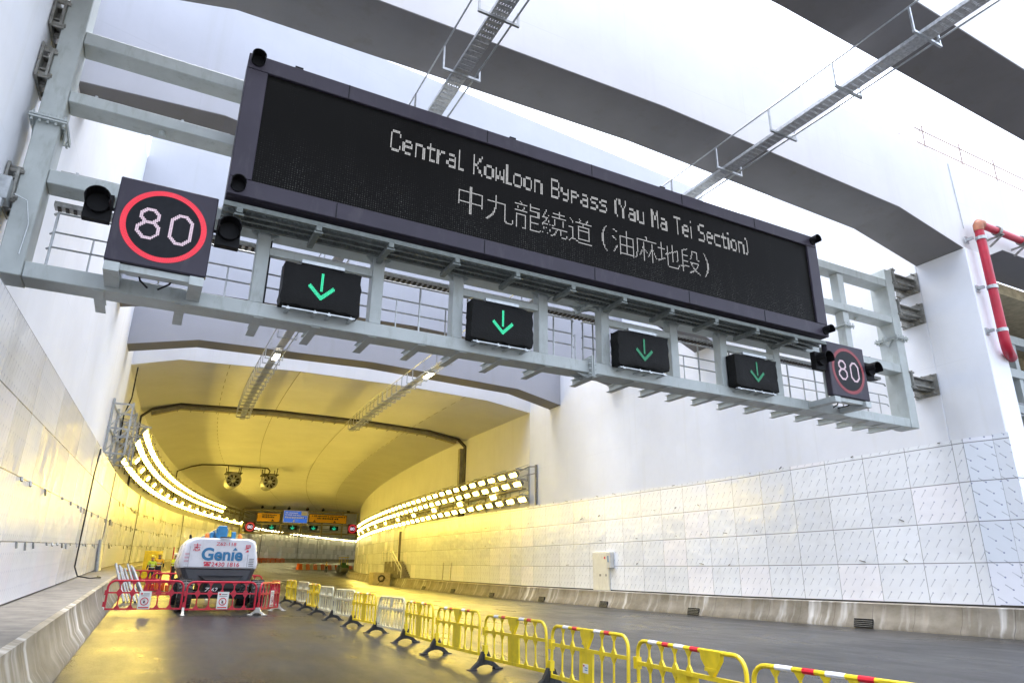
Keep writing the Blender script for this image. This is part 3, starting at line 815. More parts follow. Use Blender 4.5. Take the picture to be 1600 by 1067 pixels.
# cable tray behind the middle chord
ct = site('cable_tray', 'perforated cable tray strung behind the middle gantry beam, just above the arrow signals', 'cable tray', (8, 12.1, 6.75))
b = MB(); b.box(-2.05, 18.3, 12.02, 12.22, 6.76, 6.775); b.box(-2.05, 18.3, 12.02, 12.03, 6.775, 6.84); b.box(-2.05, 18.3, 12.21, 12.22, 6.775, 6.84)
b.build('trough', M['tray'], ct)
b = MB(); x = -2.0
while x < 18.2: b.box(x, x+.05, 12.04, 12.2, 6.735, 6.757); x += .11
b.build('rungs', M['dark'], ct)
b = MB()
for x in (1.9, 5.8, 9.2, 12.6):
    b.tube([(x, 12.05, 6.76), (x+.05, 11.9, 6.6), (x+.02, 11.7, 6.45), (x-.1, 11.5, 6.3)], .012, 5); b.tube([(x+.1, 12.05, 6.76), (x+.2, 11.9, 6.66), (x+.05, 11.6, 6.5)], .012, 5)
b.build('cable', M['black'], ct)
jb = MB(); jb.box(-2.72, -2.50, 11.25, 11.55, 6.35, 6.72); jb.tube([(-2.62, 11.3, 6.35), (-2.62, 11.3, 6.22)], .09, 10)
jb.tube([(-2.45, 11.35, 6.5), (-2.28, 11.4, 6.45), (-2.2, 11.45, 6.1), (-2.22, 11.45, 5.6)], .012, 5)
tag(jb.build('junction_box', M['galv'], bevel=.01), 'small grey junction box fixed to the foot of the left gantry post', 'junction box')

# ------------------------------------------------------------------ LED message sign
LX0, LX1, LZ0, LZ1, LY = .36, 14.38, 6.95, 9.70, 10.60
ms = site('message_sign', 'long black dot matrix message sign reading Central Kowloon Bypass in English and Chinese', 'message sign', (7.3, 10.9, 6.9))
b = MB()
IX0, IX1, IZ0, IZ1 = LX0+.34, LX1-.36, LZ0+.31, LZ1-.31
b.box(LX0, LX1, LY+.08, LY+.55, LZ0, LZ1)
b.box(LX0, LX1, LY, LY+.078, LZ0, IZ0); b.box(LX0, LX1, LY, LY+.078, IZ1, LZ1)
b.box(LX0, IX0, LY, LY+.078, IZ0+.002, IZ1-.002); b.box(IX1, LX1, LY, LY+.078, IZ0+.002, IZ1-.002)
b.build('cabinet', M['frame'], ms, bevel=.012)
b = MB(); b.box(LX0+.3, LX1-.3, LY+.2, LY+.3, LZ1+.001, LZ1+.02)
for x in (2.1, 4.9, 7.4, 9.9, 12.2): b.box(x-.008, x+.008, LY-.006, LY-.001, LZ0+.01, IZ0-.02); b.box(x-.008, x+.008, LY-.006, LY-.001, IZ1+.02, LZ1-.01)
for x in (1.2, 5.5, 9.4): b.box(x-.07, x+.07, LY+.05, LY+.2, LZ1+.001, LZ1+.07)
b.build('panel_seam', M['black'], ms)
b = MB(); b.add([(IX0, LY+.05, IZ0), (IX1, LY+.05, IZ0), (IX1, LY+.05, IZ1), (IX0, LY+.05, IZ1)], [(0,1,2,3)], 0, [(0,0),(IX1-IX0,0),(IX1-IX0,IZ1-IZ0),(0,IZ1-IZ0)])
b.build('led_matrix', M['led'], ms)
GL = {'C':".###.|#...#|#....|#....|#....|#...#|.###.", 'K':"#...#|#..#.|#.#..|##...|#.#..|#..#.|#...#", 'B':"####.|#...#|#...#|####.|#...#|#...#|####.",
 'Y':"#...#|#...#|.#.#.|..#..|..#..|..#..|..#..", 'M':"#...#|##.##|#.#.#|#.#.#|#...#|#...#|#...#", 'T':"#####|..#..|..#..|..#..|..#..|..#..|..#..",
 'S':".####|#....|#....|.###.|....#|....#|####.", 'e':".###.|#...#|#####|#....|.###.", 'n':"####.|#...#|#...#|#...#|#...#", 't':".#..|####|.#..|.#..|.#..|.###",
 'r':"#.##|##..|#...|#...|#...", 'a':".###.|....#|.####|#...#|.####", 'l':"#..|#..|#..|#..|#..|#..|###", 'o':".###.|#...#|#...#|#...#|.###.",
 'w':"#...#|#.#.#|#.#.#|##.##|#...#", 'y':"#...#|#...#|.####|....#|.###.", 'p':"####.|#...#|####.|#....|#....", 's':".####|#....|.###.|....#|####.",
 'u':"#...#|#...#|#...#|#...#|.####", 'i':"#|.|#|#|#|#|#", 'c':".####|#....|#....|#....|.####", '(':".#|#.|#.|#.|#.|#.|.#", ')':"#.|.#|.#|.#|.#|.#|#."}
def dot_text(txt):
    cells = set(); x = 0
    for ch in txt:
        if ch == ' ': x += 4; continue
        g = GL[ch].split('|'); n = len(g)
        for j, row in enumerate(g):
            for i, c in enumerate(row):
                if c == '#': cells.add((x+i, n-1-j))
        x += len(g[0]) + 1
    return cells, x-1
def dots(b, pts, ox, oz, p, y, sz, m=0):
    h = sz/2
    for i, j in pts:
        x, z = ox + (i+.5)*p, oz + (j+.5)*p
        b.add([(x-h,y,z-h),(x+h,y,z-h),(x+h,y,z+h),(x-h,y,z+h)], [(0,1,2,3)], m)
cells, W = dot_text('Central Kowloon Bypass (Yau Ma Tei Section)')
p = .0285; TX0, TX1 = 2.95, 11.95
nc = int((TX1-TX0)/p); nr = 16
pts = [(i, j) for i in range(nc) for j in range(nr) if (int((i+.5)*W/nc), int((j+.5)*7/nr)) in cells]
b = MB(); dots(b, pts, TX0, 8.62, p, LY+.044, .021); b.build('english_text', M['dotw'], ms, fix=False)
cx = 4.29
for ch in '\u4e2d\u4e5d\u9f8d\u7e5e\u9053\uff08\u6cb9\u9ebb\u5730\u6bb5\uff09':
    par = ch in '\uff08\uff09'
    adv = .33 if par else .625
    q, w, h = raster('(' if ch == '\uff08' else ')' if ch == '\uff09' else ch, .043, 1.0, offset=-.014)
    if ch == '\uff08': cx += .12
    b = MB(); dots(b, q, cx + (adv - w/.043*p)/2, 7.75 + (.55 - h/.043*p)/2, p, LY+.044, .020)
    b.build('chinese_character', M['dotw'], ms, fix=False); cx += adv
for x, z in ((LX0+.15, LZ1-.14), (LX0+.15, LZ0+.15), (LX1-.13, LZ1-.14), (LX1-.12, LZ0+.14)):
    b = MB(); n = 14
    ring0 = [(x+.105*math.cos(2*PI*k/n), LY-.001, z+.105*math.sin(2*PI*k/n)) for k in range(n)]
    b.prism(ring0, (0, -.03, 0))
    top = [k for k in range(n+1)]
    for k in range(-1, 8):                                          # half-round sun hood
        a0, a1 = 2*PI*k/n, 2*PI*(k+1)/n
        pa, pb = (x+.105*math.cos(a0), z+.105*math.sin(a0)), (x+.105*math.cos(a1), z+.105*math.sin(a1))
        b.prism([(pa[0], LY-.031, pa[1]), (pb[0], LY-.031, pb[1]), (pb[0], LY-.20, pb[1]), (pa[0], LY-.20, pa[1])], (.012*math.cos((a0+a1)/2), 0, .012*math.sin((a0+a1)/2)))
    b.build('warning_lamp', M['hood'], ms)
b = MB(); b.box(LX0+.25, LX0+.5, LY+.56, GY0-.01, 9.0, 9.3); b.box(13.9, 14.35, LY+.56, GY0+.0, 8.1, 9.6); b.box(7, 7.4, LY+.56, GY0, 9.55, 9.69); b.box(4, 4.4, LY+.56, GY0, 9.55, 9.69)
b.build('hanger', M['galv'], ms)
# service platform under the message sign
sp_ = site('service_platform', 'slim galvanised service platform slung under the long message sign', 'platform', (7.3, 11.1, 6.8))
for y in (10.74, 10.95, 11.15, 11.36):
    b = MB(); b.box(.35, 14.4, y-.012, y+.012, 6.80, 6.88); b.box(.35, 14.4, y-.03, y+.03, 6.79, 6.80); b.build('rail', M['platform'], sp_)
x = .6
while x < 14.4:
    b = MB(); b.box(x-.05, x+.05, 10.70, 11.46, 6.70, 6.79); b.box(x-.08, x+.08, 10.72, 10.82, 6.66, 6.70); b.build('crossbar', M['platform'], sp_, bevel=.008); x += 1.27
b = MB(); x = .40
while x < 14.35:
    b.bar((x, 10.77, 6.85), (x+.05, 10.92, 6.85), .012, .03); b.bar((x, 10.98, 6.85), (x+.05, 11.12, 6.85), .012, .03); b.bar((x, 11.18, 6.85), (x+.05, 11.34, 6.85), .012, .03); x += .085
b.build('grating', M['platform'], sp_)

# ------------------------------------------------------------------ arrow signals
def in_arrow(x, z):                                                 # unit arrow, pointing down, 0..1 high
    if abs(x) < .062 and .34 < z < 1.0: return True
    for sg in (-1, 1):
        ax, az, bx_, bz = 0, .06, sg*.42, .50
        dx, dz = bx_-ax, bz-az; L = math.hypot(dx, dz); t = ((x-ax)*dx+(z-az)*dz)/L; d = abs((x-ax)*dz-(z-az)*dx)/L
        if -.05 < t < L and d < .070: return True
    return False
ARW = [(i, j) for i in range(-12, 12) for j in range(22) if in_arrow((i+.5)/22, (j+.5)/22)]
names = ['leftmost of the four green arrow signals, beside the bright 80 sign', 'green arrow signal second from the left, under the middle of the message sign',
         'green arrow signal third from the left, right of the bolted beam splice', 'dimmest green arrow signal, rightmost of four, nearest the dim 80 sign']
for i, (xa, xb) in enumerate(((1.46, 2.80), (4.97, 6.30), (8.39, 9.75), (11.74, 13.10))):
    sg = site('arrow_signal', names[i], 'lane signal', ((xa+xb)/2, 11.35, 5.5), 'green arrow lane signals on the gantry')
    b = MB(); rng = random.Random(20+i); nx, nz = 12, 8; rows = []
    for j in range(nz+1):
        r_ = []
        for k in range(nx+1):
            e = max(abs(k-nx/2)/(nx/2), abs(j-nz/2)/(nz/2))
            jx = rng.uniform(-.018, .018) if e == 1 else 0; jz = rng.uniform(-.022, .022) if e == 1 else 0
            r_.append((xa+(xb-xa)*k/nx+jx, 11.20+rng.uniform(0, .012)+(.02 if e == 1 else 0), 5.52+.76*j/nz+jz))
        rows.append(r_)
    b.sheet(rows)
    def edge(q): return [(x, 11.50, z) for x, y, z in q]
    for q in (rows[0], rows[-1], [r_[0] for r_ in rows], [r_[-1] for r_ in rows]): b.sheet([q, edge(q)])
    b.add([(xa, 11.5, 5.52), (xb, 11.5, 5.52), (xb, 11.5, 6.28), (xa, 11.5, 6.28)], [(0,1,2,3)])
    b.build('wrapped_housing', M['wrap'], sg, smooth=True)
    b = MB(); dots(b, ARW, (xa+xb)/2 - .02, 5.66, .0225, 11.19, .019); b.build('arrow', M['dotg'] if i < 2 else M['dotgd'], sg, fix=False)
    b = MB()
    for x in (xa+.15, xa+.6, xb-.5, xb-.12): b.bar((x, 11.3, 5.50), (x, 11.3, 5.45), .03, .03); b.box(x-.03, x+.03, 11.25, GY0+.1, 5.43, 5.448)
    b.box(xa+.05, xb-.05, 11.26, 11.34, 5.45, 5.47); b.box(xa+.28, xb-.32, 11.22, 11.45, 6.30, 6.36)
    b.build('mounting', M['galv'], sg)

# ------------------------------------------------------------------ 80 speed signs
def digits80(b, cx, cz, h, p, y, m):
    def octo(x0, x1, z0, z1, c): return [(x0+c, z0), (x1-c, z0), (x1, z0+c), (x1, z1-c), (x1-c, z1), (x0+c, z1), (x0, z1-c), (x0, z0+c)]
    w = h*.60; k = h*.17
    l8 = cx-w-.07; l0 = cx+.09
    shapes = [octo(l8, l8+w, cz-h/2, cz+.02, k), octo(l8+.02, l8+w-.02, cz+.02, cz+h/2, k*.9), octo(l0, l0+w, cz-h/2, cz+h/2, k*1.1)]
    segs_ = [(q[i], q[(i+1) % 8]) for q in shapes for i in range(8)]
    pts = []
    n = int(1.6/p)
    for i in range(n):
        for j in range(n):
            x, z = cx-.8+(i+.5)*p, cz-.8+(j+.5)*p
            for (ax, az), (bx_, bz) in segs_:
                dx, dz = bx_-ax, bz-az; t = max(0, min(1, ((x-ax)*dx+(z-az)*dz)/(dx*dx+dz*dz)))
                if math.hypot(x-ax-dx*t, z-az-dz*t) < .024: pts.append((i, j)); break
    dots(b, pts, cx-.8, cz-.8, p, y, p*.86, m)
def speed_sign(label, x0, y0, ringm, rot):
    w = 1.38; cx = x0+w/2; z0 = 5.53; cz = z0+w/2
    t = thing('speed_sign', label, 'speed sign', (cx, y0, z0), (0, 0, rot)); t['at_base'] = True
    S = dict(base=(cx, y0, z0))
    b = MB(); b.box(x0, x0+w, y0, y0+.16, z0, z0+w); b.build('housing', M['frame'], t, bevel=.015, **S)
    b = MB(); n = 64
    b.add([(cx+.52*math.cos(2*PI*k/n), y0-.003, cz+.52*math.sin(2*PI*k/n)) for k in range(n)], [tuple(range(n))])
    b.build('dial', M['black'], t, **S)
    b = MB()
    for q in range(4):
        r_ = .525+q*.020; n = int(2*PI*r_/.024)
        for k in range(n):
            a = 2*PI*k/n; x, z = cx+r_*math.cos(a), cz+r_*math.sin(a); h = .010
            b.add([(x-h, y0-.006, z-h), (x+h, y0-.006, z-h), (x+h, y0-.006, z+h), (x-h, y0-.006, z+h)], [(0,1,2,3)])
    b.build('red_ring', ringm, t, fix=False, **S)
    b = MB(); digits80(b, cx, cz, .46, .0235, y0-.006, 0); b.build('numerals', M['dot80'], t, fix=False, **S)
    for xs in (x0-.40, x0+w+.04):
        b = MB(); zc = z0+w*.62
        b.box(xs, xs+.36, y0+.06, y0+.2, zc-.24, zc+.20)
        b.tube([(xs+.18, y0+.06, zc), (xs+.18, y0-.02, zc)], .15, 16)
        for k in range(-1, 9):
            a0, a1 = PI*k/8, PI*(k+1)/8
            pa, pb = (xs+.18+.16*math.cos(a0), zc+.16*math.sin(a0)), (xs+.18+.16*math.cos(a1), zc+.16*math.sin(a1))
            b.prism([(pa[0], y0+.06, pa[1]), (pb[0], y0+.06, pb[1]), (pb[0], y0-.22, pb[1]), (pa[0], y0-.22, pa[1])], (.012*math.cos((a0+a1)/2), 0, .012*math.sin((a0+a1)/2)))
        b.bar((xs if xs < x0 else xs-.05, y0+.13, zc), (xs+.40 if xs < x0 else xs+.02, y0+.13, zc), .04, .04)
        b.build('flasher', M['hood'], t, **S)
    b = MB()
    for xx in (x0+.02, x0+w-.22): b.box(xx, xx+.20, y0-.02, GY0+.01, 5.36, 5.50); b.box(xx+.03, xx+.07, y0+.2, y0+.26, 5.50, 6.8)
    b.box(x0+.12, x0+w-.1, y0+.06, y0+.2, 5.42, 5.52); b.box(x0+.3, x0+w-.2, y0+.25, y0+.32, 5.45, 5.49)
    b.build('mounting', M['steel'], t, **S)
    b = MB()
    b.tube([(x0+.45, y0+.2, 5.52), (x0+.5, y0+.3, 5.40), (x0+.6, y0+.5, 5.38)], .016, 6); b.tube([(x0+.95, y0+.2, 5.52), (x0+.9, y0+.3, 5.42), (x0+.75, y0+.5, 5.38)], .016, 6)
    b.build('cable', M['black'], t, **S)
    return t
speed_sign('square 80 speed sign with a bright red ring at the left end of the gantry', -1.10, 10.8, M['dotr'], 0)
speed_sign('square 80 speed sign with a dim red ring at the right end of the gantry', 14.42, 10.75, M['dotrd'], 0)
cv = site('cctv_camera', 'white cluster of camera and detector on the gantry just above the dim 80 sign', 'camera', (14.75, 11.35, 7.1))
b = MB(); b.tube([(14.75, 11.4, 7.1), (14.75, 11.4, 7.9)], .03, 8); b.build('pole', M['galv'], cv)
b = MB(); b.box(14.66, 14.86, 11.0, 11.35, 7.78, 7.92); b.build('body', M['whitepl'], cv, bevel=.02)
b = MB(); b.box(14.70, 14.98, 11.15, 11.35, 7.2, 7.42); b.tube([(14.9, 11.1, 7.3), (14.9, 11.15, 7.3)], .08, 10); b.build('detector', M['whitepl'], cv, bevel=.02)

# ------------------------------------------------------------------ cable trays under the beams
def long_tray(x0, label, lamps):
    t = site('cable_tray', label, 'cable tray', (x0, 20, 10.5))
    f = lambda y: x0 + max(0, y-30)*.012 + bend(y, 300)
    st = stations(1.5, 45.8, 1.5)
    for y0_, y1_ in ((st[0], 36.0), (36.0, 45.8)):
        b = MB(); q = stations(y0_, y1_, 1.5); wd = .15
        for y, yn in zip(q, q[1:]):
            [b.bar((f(y)+c, y, 10.50), (f(yn)+c, yn, 10.50), .040, .008) for c in (-.125, -.075, -.025, .025, .075, .125)]
            for sg in (-1, 1): b.bar((f(y)+sg*wd, y, 10.53), (f(yn)+sg*wd, yn, 10.53), .010, .07)
            for k in range(11):
                yy = y + (yn-y)*k/11
                b.box(f(yy)-.145, f(yy)+.145, yy+.01, yy+.095, 10.486, 10.4955)
        b.build('trough', M['tray'], t)
    y = 2.1; k = 0
    while y < 45:
        b = MB(); xx = f(y)
        for x_ in (xx-.38, xx+.38): b.bar((x_, y, 10.44), (x_, y, 10.97 if x_ < xx else 10.72), .035, .035, up=(0, 1, 0))
        b.bar((xx-.40, y, 10.44), (xx+.40, y, 10.44), .045, .05)
        b.build('hanger', M['galv'], t); y += 1.62 if y < 30 else .85
    b = MB(); b.tube([(f(y)-.38, y, 10.985) for y in st], .018, 6); b.tube([(f(y)+.30, y, 10.52) for y in st], .02, 6); b.build('earth_wire', M['galv'], t)
    for y in lamps:
        b = MB(); b.box(f(y)-.11, f(y)+.11, y-.45, y+.45, 10.36, 10.43)
        h = b.build('light_fitting', M['housing'], t)
        b = MB(); b.box(f(y)-.10, f(y)+.10, y-.43, y+.43, 10.33, 10.358); sub(b, 'lens', M['lamp_white'], h)
long_tray(4.12, 'perforated cable tray passing over the left half of the message sign into the tunnel', (30.6,))
long_tray(11.1, 'perforated cable tray from the top right corner over the message sign into the tunnel', (30.0, 27.2))


# ------------------------------------------------------------------ tunnel lamps and the frames that carry them
def lamp_proto(label, group, m):
    t = thing('tunnel_light', label, 'light', (0,0,0), (0,0,0), group)
    b = MB(); b.box(-.15, .15, -.46, .46, .02, .13); b.box(-.10, .10, -.52, .52, .13, .18); b.box(-.165, -.152, -.46, .46, -.01, .13); b.box(.152, .165, -.46, .46, -.01, .13)
    b.build('housing', M['housing'], t)
    b = MB(); b.box(-.115, .115, -.37, .37, -.005, .018); b.build('lens', m, t)
    return t
GR = 'bright lamps in long rows along the tunnel walls'
def lamp_row(label, side, ys, d, dz, tilt, m):
    first = None
    for y in ys:
        x = (xWL(y)+d) if side < 0 else (xWR(y)-d)
        z = (zL(y) if side < 0 else zR(y)*.35)+dz
        hd = math.atan((xWL(y+1)-xWL(y-1))/2) if side < 0 else math.atan((xWR(y+1)-xWR(y-1))/2)
        rot = (0, tilt if side > 0 else -tilt, -hd)
        if first is None:
            first = lamp_proto(label, GR, m); first.location = (x, y, z); first.rotation_euler = rot
        else: dup(first, (x, y, z), rot)
def frange(a, b, c):
    r_ = []
    while a < b: r_.append(a); a += c
    return r_
lamp_row('bright lamp in the top row along the left tunnel wall', -1, frange(37.0, 98, 1.5), 1.10, 6.86, R(58), M['lamp'])
lamp_row('bright lamp in the second row down along the left tunnel wall', -1, frange(37.0, 98, 1.5), .86, 6.36, R(58), M['lamp'])
lamp_row('bright lamp in the lowest row along the left tunnel wall, just above the cladding', -1, frange(37.0, 113, 1.6), .42, 5.50, R(58), M['lamp'])
lamp_row('lone lamp set between the rows along the left tunnel wall', -1, frange(37.8, 110, 4.8), .92, 5.62, R(58), M['lamp'])
lamp_row('bright lamp in the top row along the right tunnel wall', 1, frange(36.7, 92, 1.5), .75, 6.98, R(58), M['lamp'])
lamp_row('bright lamp in the middle row along the right tunnel wall', 1, frange(36.4, 92, 1.5), .62, 6.42, R(58), M['lamp'])
lamp_row('bright lamp in the lowest row along the right tunnel wall', 1, frange(36.0, 92, 1.5), .50, 5.50, R(58), M['lamp'])
lamp_row('lone lamp set between the rows along the right tunnel wall', 1, frange(39.5, 92, 5.5), .70, 5.92, R(58), M['lamp'])
lamp_row('far bright lamp beyond the tunnel sign gantry, above the pale wall', -1, frange(121, 196, 2.1), .5, 5.25, R(38), M['far_lamp'])

def lamp_frame(side, label, y0, y1, rows):
    w = (lambda y: xWL(y)+.01) if side < 0 else (lambda y: xWR(y)-.01)
    zz = (lambda y: zL(y)) if side < 0 else (lambda y: zR(y)*.35)
    e = 1 if side < 0 else -1
    t = site('lamp_frame', label, 'lamp frame', (w(y0), y0, zz(y0)+5))
    q = stations(y0, y1, 3)
    for d, dz in rows:
        b = MB()
        for sft in (-.13, .13):
            b.tube([(w(y)+e*(d+sft), y, zz(y)+dz+.24) for y in q], .035, 5)
        b.build('rail', M['duct'], t)
    for y in frange(y0, y1 if side < 0 else min(y1, 70), 3.0):
        b = MB(); W, Z = w(y), zz(y)
        lo, hi = min(r_[1] for r_ in rows), max(r_[1] for r_ in rows); far = max(r_[0] for r_ in rows)
        b.bar((W+e*.04, y, Z+lo-.1), (W+e*.04, y, Z+hi+.5), .07, .07)
        for d, dz in rows:
            b.bar((W, y, Z+dz+.30), (W+e*(d+.2), y, Z+dz+.30), .05, .06)
            b.bar((W+e*.04, y, Z+dz+.62), (W+e*(d+.1), y, Z+dz+.32), .035, .035)
        b.build('arm', M['galv'] if y < 40 else M['duct'], t)
    if side < 0:
        b = MB()
        for y in (31.5, 34.0, 36.3):
            W, Z = xWL(y)+.01, zL(y)
            b.bar((W+.05, y, Z+5.0), (W+.05, y, Z+7.4), .09, .09); b.bar((W+.75, y, Z+5.2), (W+.75, y, Z+7.3), .07, .07)
            for z in (5.2, 6.2, 7.2): b.bar((W, y, Z+z), (W+.8, y, Z+z), .06, .06)
            b.bar((W, y, Z+5.2), (W+.75, y, Z+6.2), .05, .05); b.bar((W, y, Z+6.2), (W+.75, y, Z+7.2), .05, .05)
        for z in (5.2, 6.2, 7.2):
            for d in (.05, .75): b.bar((xWL(31.5)+d, 31.5, zL(31.5)+z), (xWL(36.3)+d, 36.3, zL(36.3)+z), .05, .05)
        for ya, yb in ((31.5, 34.0), (34.0, 36.3)):
            for z in (5.2, 6.2): b.bar((xWL(ya)+.75, ya, zL(ya)+z), (xWL(yb)+.75, yb, zL(yb)+z+1), .04, .04)
        b.build('truss', M['galv'], t)
    else:
        b = MB(); x, y = 19.96, 35.2
        b.box(19.86, 19.96, 35.0, 35.12, 5.2, 7.5); b.tube([(19.85, 35.1, 7.4), (19.6, 35.3, 7.4), (19.3, 35.9, 7.2)], .04, 6)
        b.tube([(19.85, 35.1, 7.0), (19.5, 35.4, 6.9), (19.6, 35.5, 6.6), (19.3, 35.8, 6.7)], .03, 6)
        b.build('end_post', M['bolt'], t)
        b = MB(); b.bar((w(36)-.35, 36, 6.22), (w(60)-.35, 60, 6.30), .30, .06)
        for y in frange(36, 90, 1.2): b.bar((w(y)-.03, y, zz(y)+5.3), (w(y)-.03, y, zz(y)+6.2), .02, .02)
        b.build('wire_duct', M['duct'], t)
lamp_frame(-1, 'lattice brackets and rails carrying the lamp rows on the left tunnel wall', 37, 114, [(1.10, 6.86), (.86, 6.36), (.42, 5.50)])
lamp_frame(1, 'brackets and rails carrying the lamp rows on the right tunnel wall', 36, 92, [(.75, 6.98), (.62, 6.42), (.50, 5.50)])
b = MB()
b.tube([(xWL(35.9)+.3, 36.1, 10.5), (xWL(36.2)+.28, 36.2, 9.0), (xWL(36.2)+.1, 36.2, 8.2), (xWL(36.2)+.12, 36.2, 7.0)], .03, 6)
tag(b.build('hanging_cable', M['black']), 'black cable hanging down the left corner of the tunnel mouth', 'cable')
b = MB(); yy = 26.2
P = [(xCL(yy)+.05, yy+.5, zL(yy)+4.6), (xCL(yy)+.06, yy+.2, zL(yy)+4.75), (xCL(yy)+.06, yy-.05, zL(yy)+4.4)] + [(xCL(yy)+.04, yy-.1-.01*k, zL(yy)+4.2-.35*k) for k in range(1, 10)] + [(xCL(yy)+.2, yy-.9, zL(yy)+.78), (xCL(yy)+.5, yy-.3, zL(yy)+.72), (xCL(yy)+.75, yy+1.0, zL(yy)+.74), (xCL(yy)+.6, yy+2.6, zL(yy)+.78)]
b.tube(P, .022, 6); tag(b.build('hanging_cable', M['black'], smooth=True), 'black hose hanging down the left cladding and lying along the walkway', 'cable')
for k in range(3):
    b = MB(); y = 34.2+.5*k; x = xCL(y)+.14; z = zL(y)+.67
    b.tube([(x, y, z), (x-.09, y+.05, z+1.25-.2*k)], .085, 10)
    tag(b.build('short_tube', M['galv'], smooth=True), ['tall', 'middling', 'short'][k]+' grey tube leaning on the left cladding by the black joint strip', 'tube', 'tubes leaning on the left cladding')

# ------------------------------------------------------------------ jet fans
def fan(x, y, z, label):
    t = site('jet_fan', label, 'fan', (x, y, z), 'jet fans under the tunnel ceiling')
    b = MB(); n = 28
    prof = [(y, .62), (y, .70), (y+.25, .66), (y+2.6, .66), (y+2.6, .60), (y+.25, .58), (y+.02, .62)]
    vs = [(x+r_*math.cos(2*PI*k/n), yy, z+r_*math.sin(2*PI*k/n)) for yy, r_ in prof for k in range(n)]
    b.add(vs, [(i*n+k, i*n+(k+1) % n, (i+1)*n+(k+1) % n, (i+1)*n+k) for i in range(len(prof)-1) for k in range(n)])
    b.build('casing', M['bolt'], t, smooth=True)
    b = MB(); b.tube([(x, y+.30, z), (x, y+1.0, z)], .2, 14); b.tube([(x, y+.22, z), (x, y+.30, z)], [.05, .19], 14); b.build('hub', M['galv'], t)
    for k in range(8):
        b = MB(); a = 2*PI*k/8
        u = Vector((math.cos(a), 0, math.sin(a))); v = Vector((-math.sin(a), 0, math.cos(a))); c = Vector((x, y+.45, z)); f = Vector((0, 1, 0))
        b.prism([c+u*.19-v*.06-f*.06, c+u*.57-v*.13-f*.03, c+u*.57+v*.13+f*.03, c+u*.19+v*.06+f*.06], f*.02)
        b.build('blade', M['bolt'], t)
    b = MB(); b.tube([(x, y+.73, z), (x, y+.75, z)], .575, 24); b.build('rear_grille', M['black'], t)
    b = MB()
    for yy in (y+.5, y+2.1):
        for sx in (-.55, .55): b.bar((x+sx, yy, z+.35), (x+sx*1.1, yy, 11.35), .07, .07)
    b.box(x-.75, x+.75, y+.3, y+2.3, z+.72, z+.80); b.build('bracket', M['dark'], t)
fan(7.3, 71.8, 9.86, 'round jet fan under the tunnel ceiling, the left of the two')
fan(10.7, 71.8, 9.95, 'round jet fan under the tunnel ceiling, the right of the two')

# ------------------------------------------------------------------ sign gantry deep in the tunnel
fy = 112
fz = lambda x: (x-14)*.022
fg = site('sign_gantry', 'small far sign gantry under the roof at the bend of the tunnel', 'sign gantry', (22, fy, 7))
for z0, z1 in ((7.05, 7.30), (8.40, 8.60), (10.35, 10.6)):
    b = MB(); b.bar((13.2, fy, (z0+z1)/2+fz(13.2)), (30.9, fy, (z0+z1)/2+fz(30.9)), .3, z1-z0); b.build('chord', M['duct'], fg)
for x in (13.4, 16.2, 19.0, 22.0, 25.2, 28.4, 30.8):
    b = MB(); b.box(x-.12, x+.12, fy+.17, fy+.4, 7.0, 10.7+fz(x)); b.build('post', M['duct'], fg)
b = MB()
for z in (7.6, 7.95): b.tube([(13.4, fy+.5, z), (30.8, fy+.5, z+fz(30.8))], .03, 5)
b.build('railing', M['duct'], fg)
def far_sign(x0, x1, z0, z1, m, border, label, ink, arrows, rows):
    t = site('direction_sign', label, 'direction sign', ((x0+x1)/2, fy-.4, z0)); o = fz((x0+x1)/2)
    b = MB(); b.box(x0, x1, fy-.38, fy-.2, z0+o, z1+o); b.build('board', border, t)
    b = MB(); b.box(x0+.08, x1-.08, fy-.392, fy-.384, z0+o+.08, z1+o-.08); b.build('face', m, t)
    b = MB(); rng = random.Random(int(x0*10))
    for zr, h, xa, xb in rows:                                      # lines of lettering too small to read
        x = x0+xa*(x1-x0)
        while x < x0+xb*(x1-x0):
            w = rng.uniform(.10, .22)*h/.2
            b.box(x, x+w, fy-.402, fy-.394, z0+o+zr*(z1-z0), z0+o+zr*(z1-z0)+h*rng.uniform(.75, 1)); x += w+rng.choice((.05, .05, .05, .14))*h/.2
    b.build('lettering', ink, t)
    b = MB()
    for fx in arrows:
        xc, zb = x0+fx*(x1-x0), z0+o+.12*(z1-z0)
        b.prism([(xc-.24, fy-.394, zb), (xc+.24, fy-.394, zb), (xc, fy-.394, zb+.30)], (0, -.008, 0))
    b.build('arrowhead', ink, t)
    if m == M['sign_blue']:
        b = MB(); b.box(x1-1.05, x1-.12, fy-.402, fy-.394, z1+o-.72, z1+o-.12); b.build('symbol_panel', M['sign_white'], t)
far_sign(15.3, 18.7, 8.75, 10.1, M['sign_yellow'], M['ink_black'], 'smaller yellow direction sign on the far tunnel gantry, left of the blue one', M['ink_black'], (.68,), [(.70, .20, .22, .80), (.46, .26, .22, .74)])
far_sign(19.1, 22.8, 8.68, 10.55, M['sign_blue'], M['sign_white'], 'blue direction sign with white border on the far tunnel gantry', M['ink_white'], (.45,), [(.76, .18, .08, .55), (.60, .18, .08, .66), (.38, .26, .08, .92)])
far_sign(22.95, 28.9, 8.75, 10.1, M['sign_yellow'], M['ink_black'], 'wide yellow direction sign on the far tunnel gantry, right of the blue one', M['ink_black'], (.15, .68), [(.70, .20, .08, .93), (.44, .26, .22, .78)])
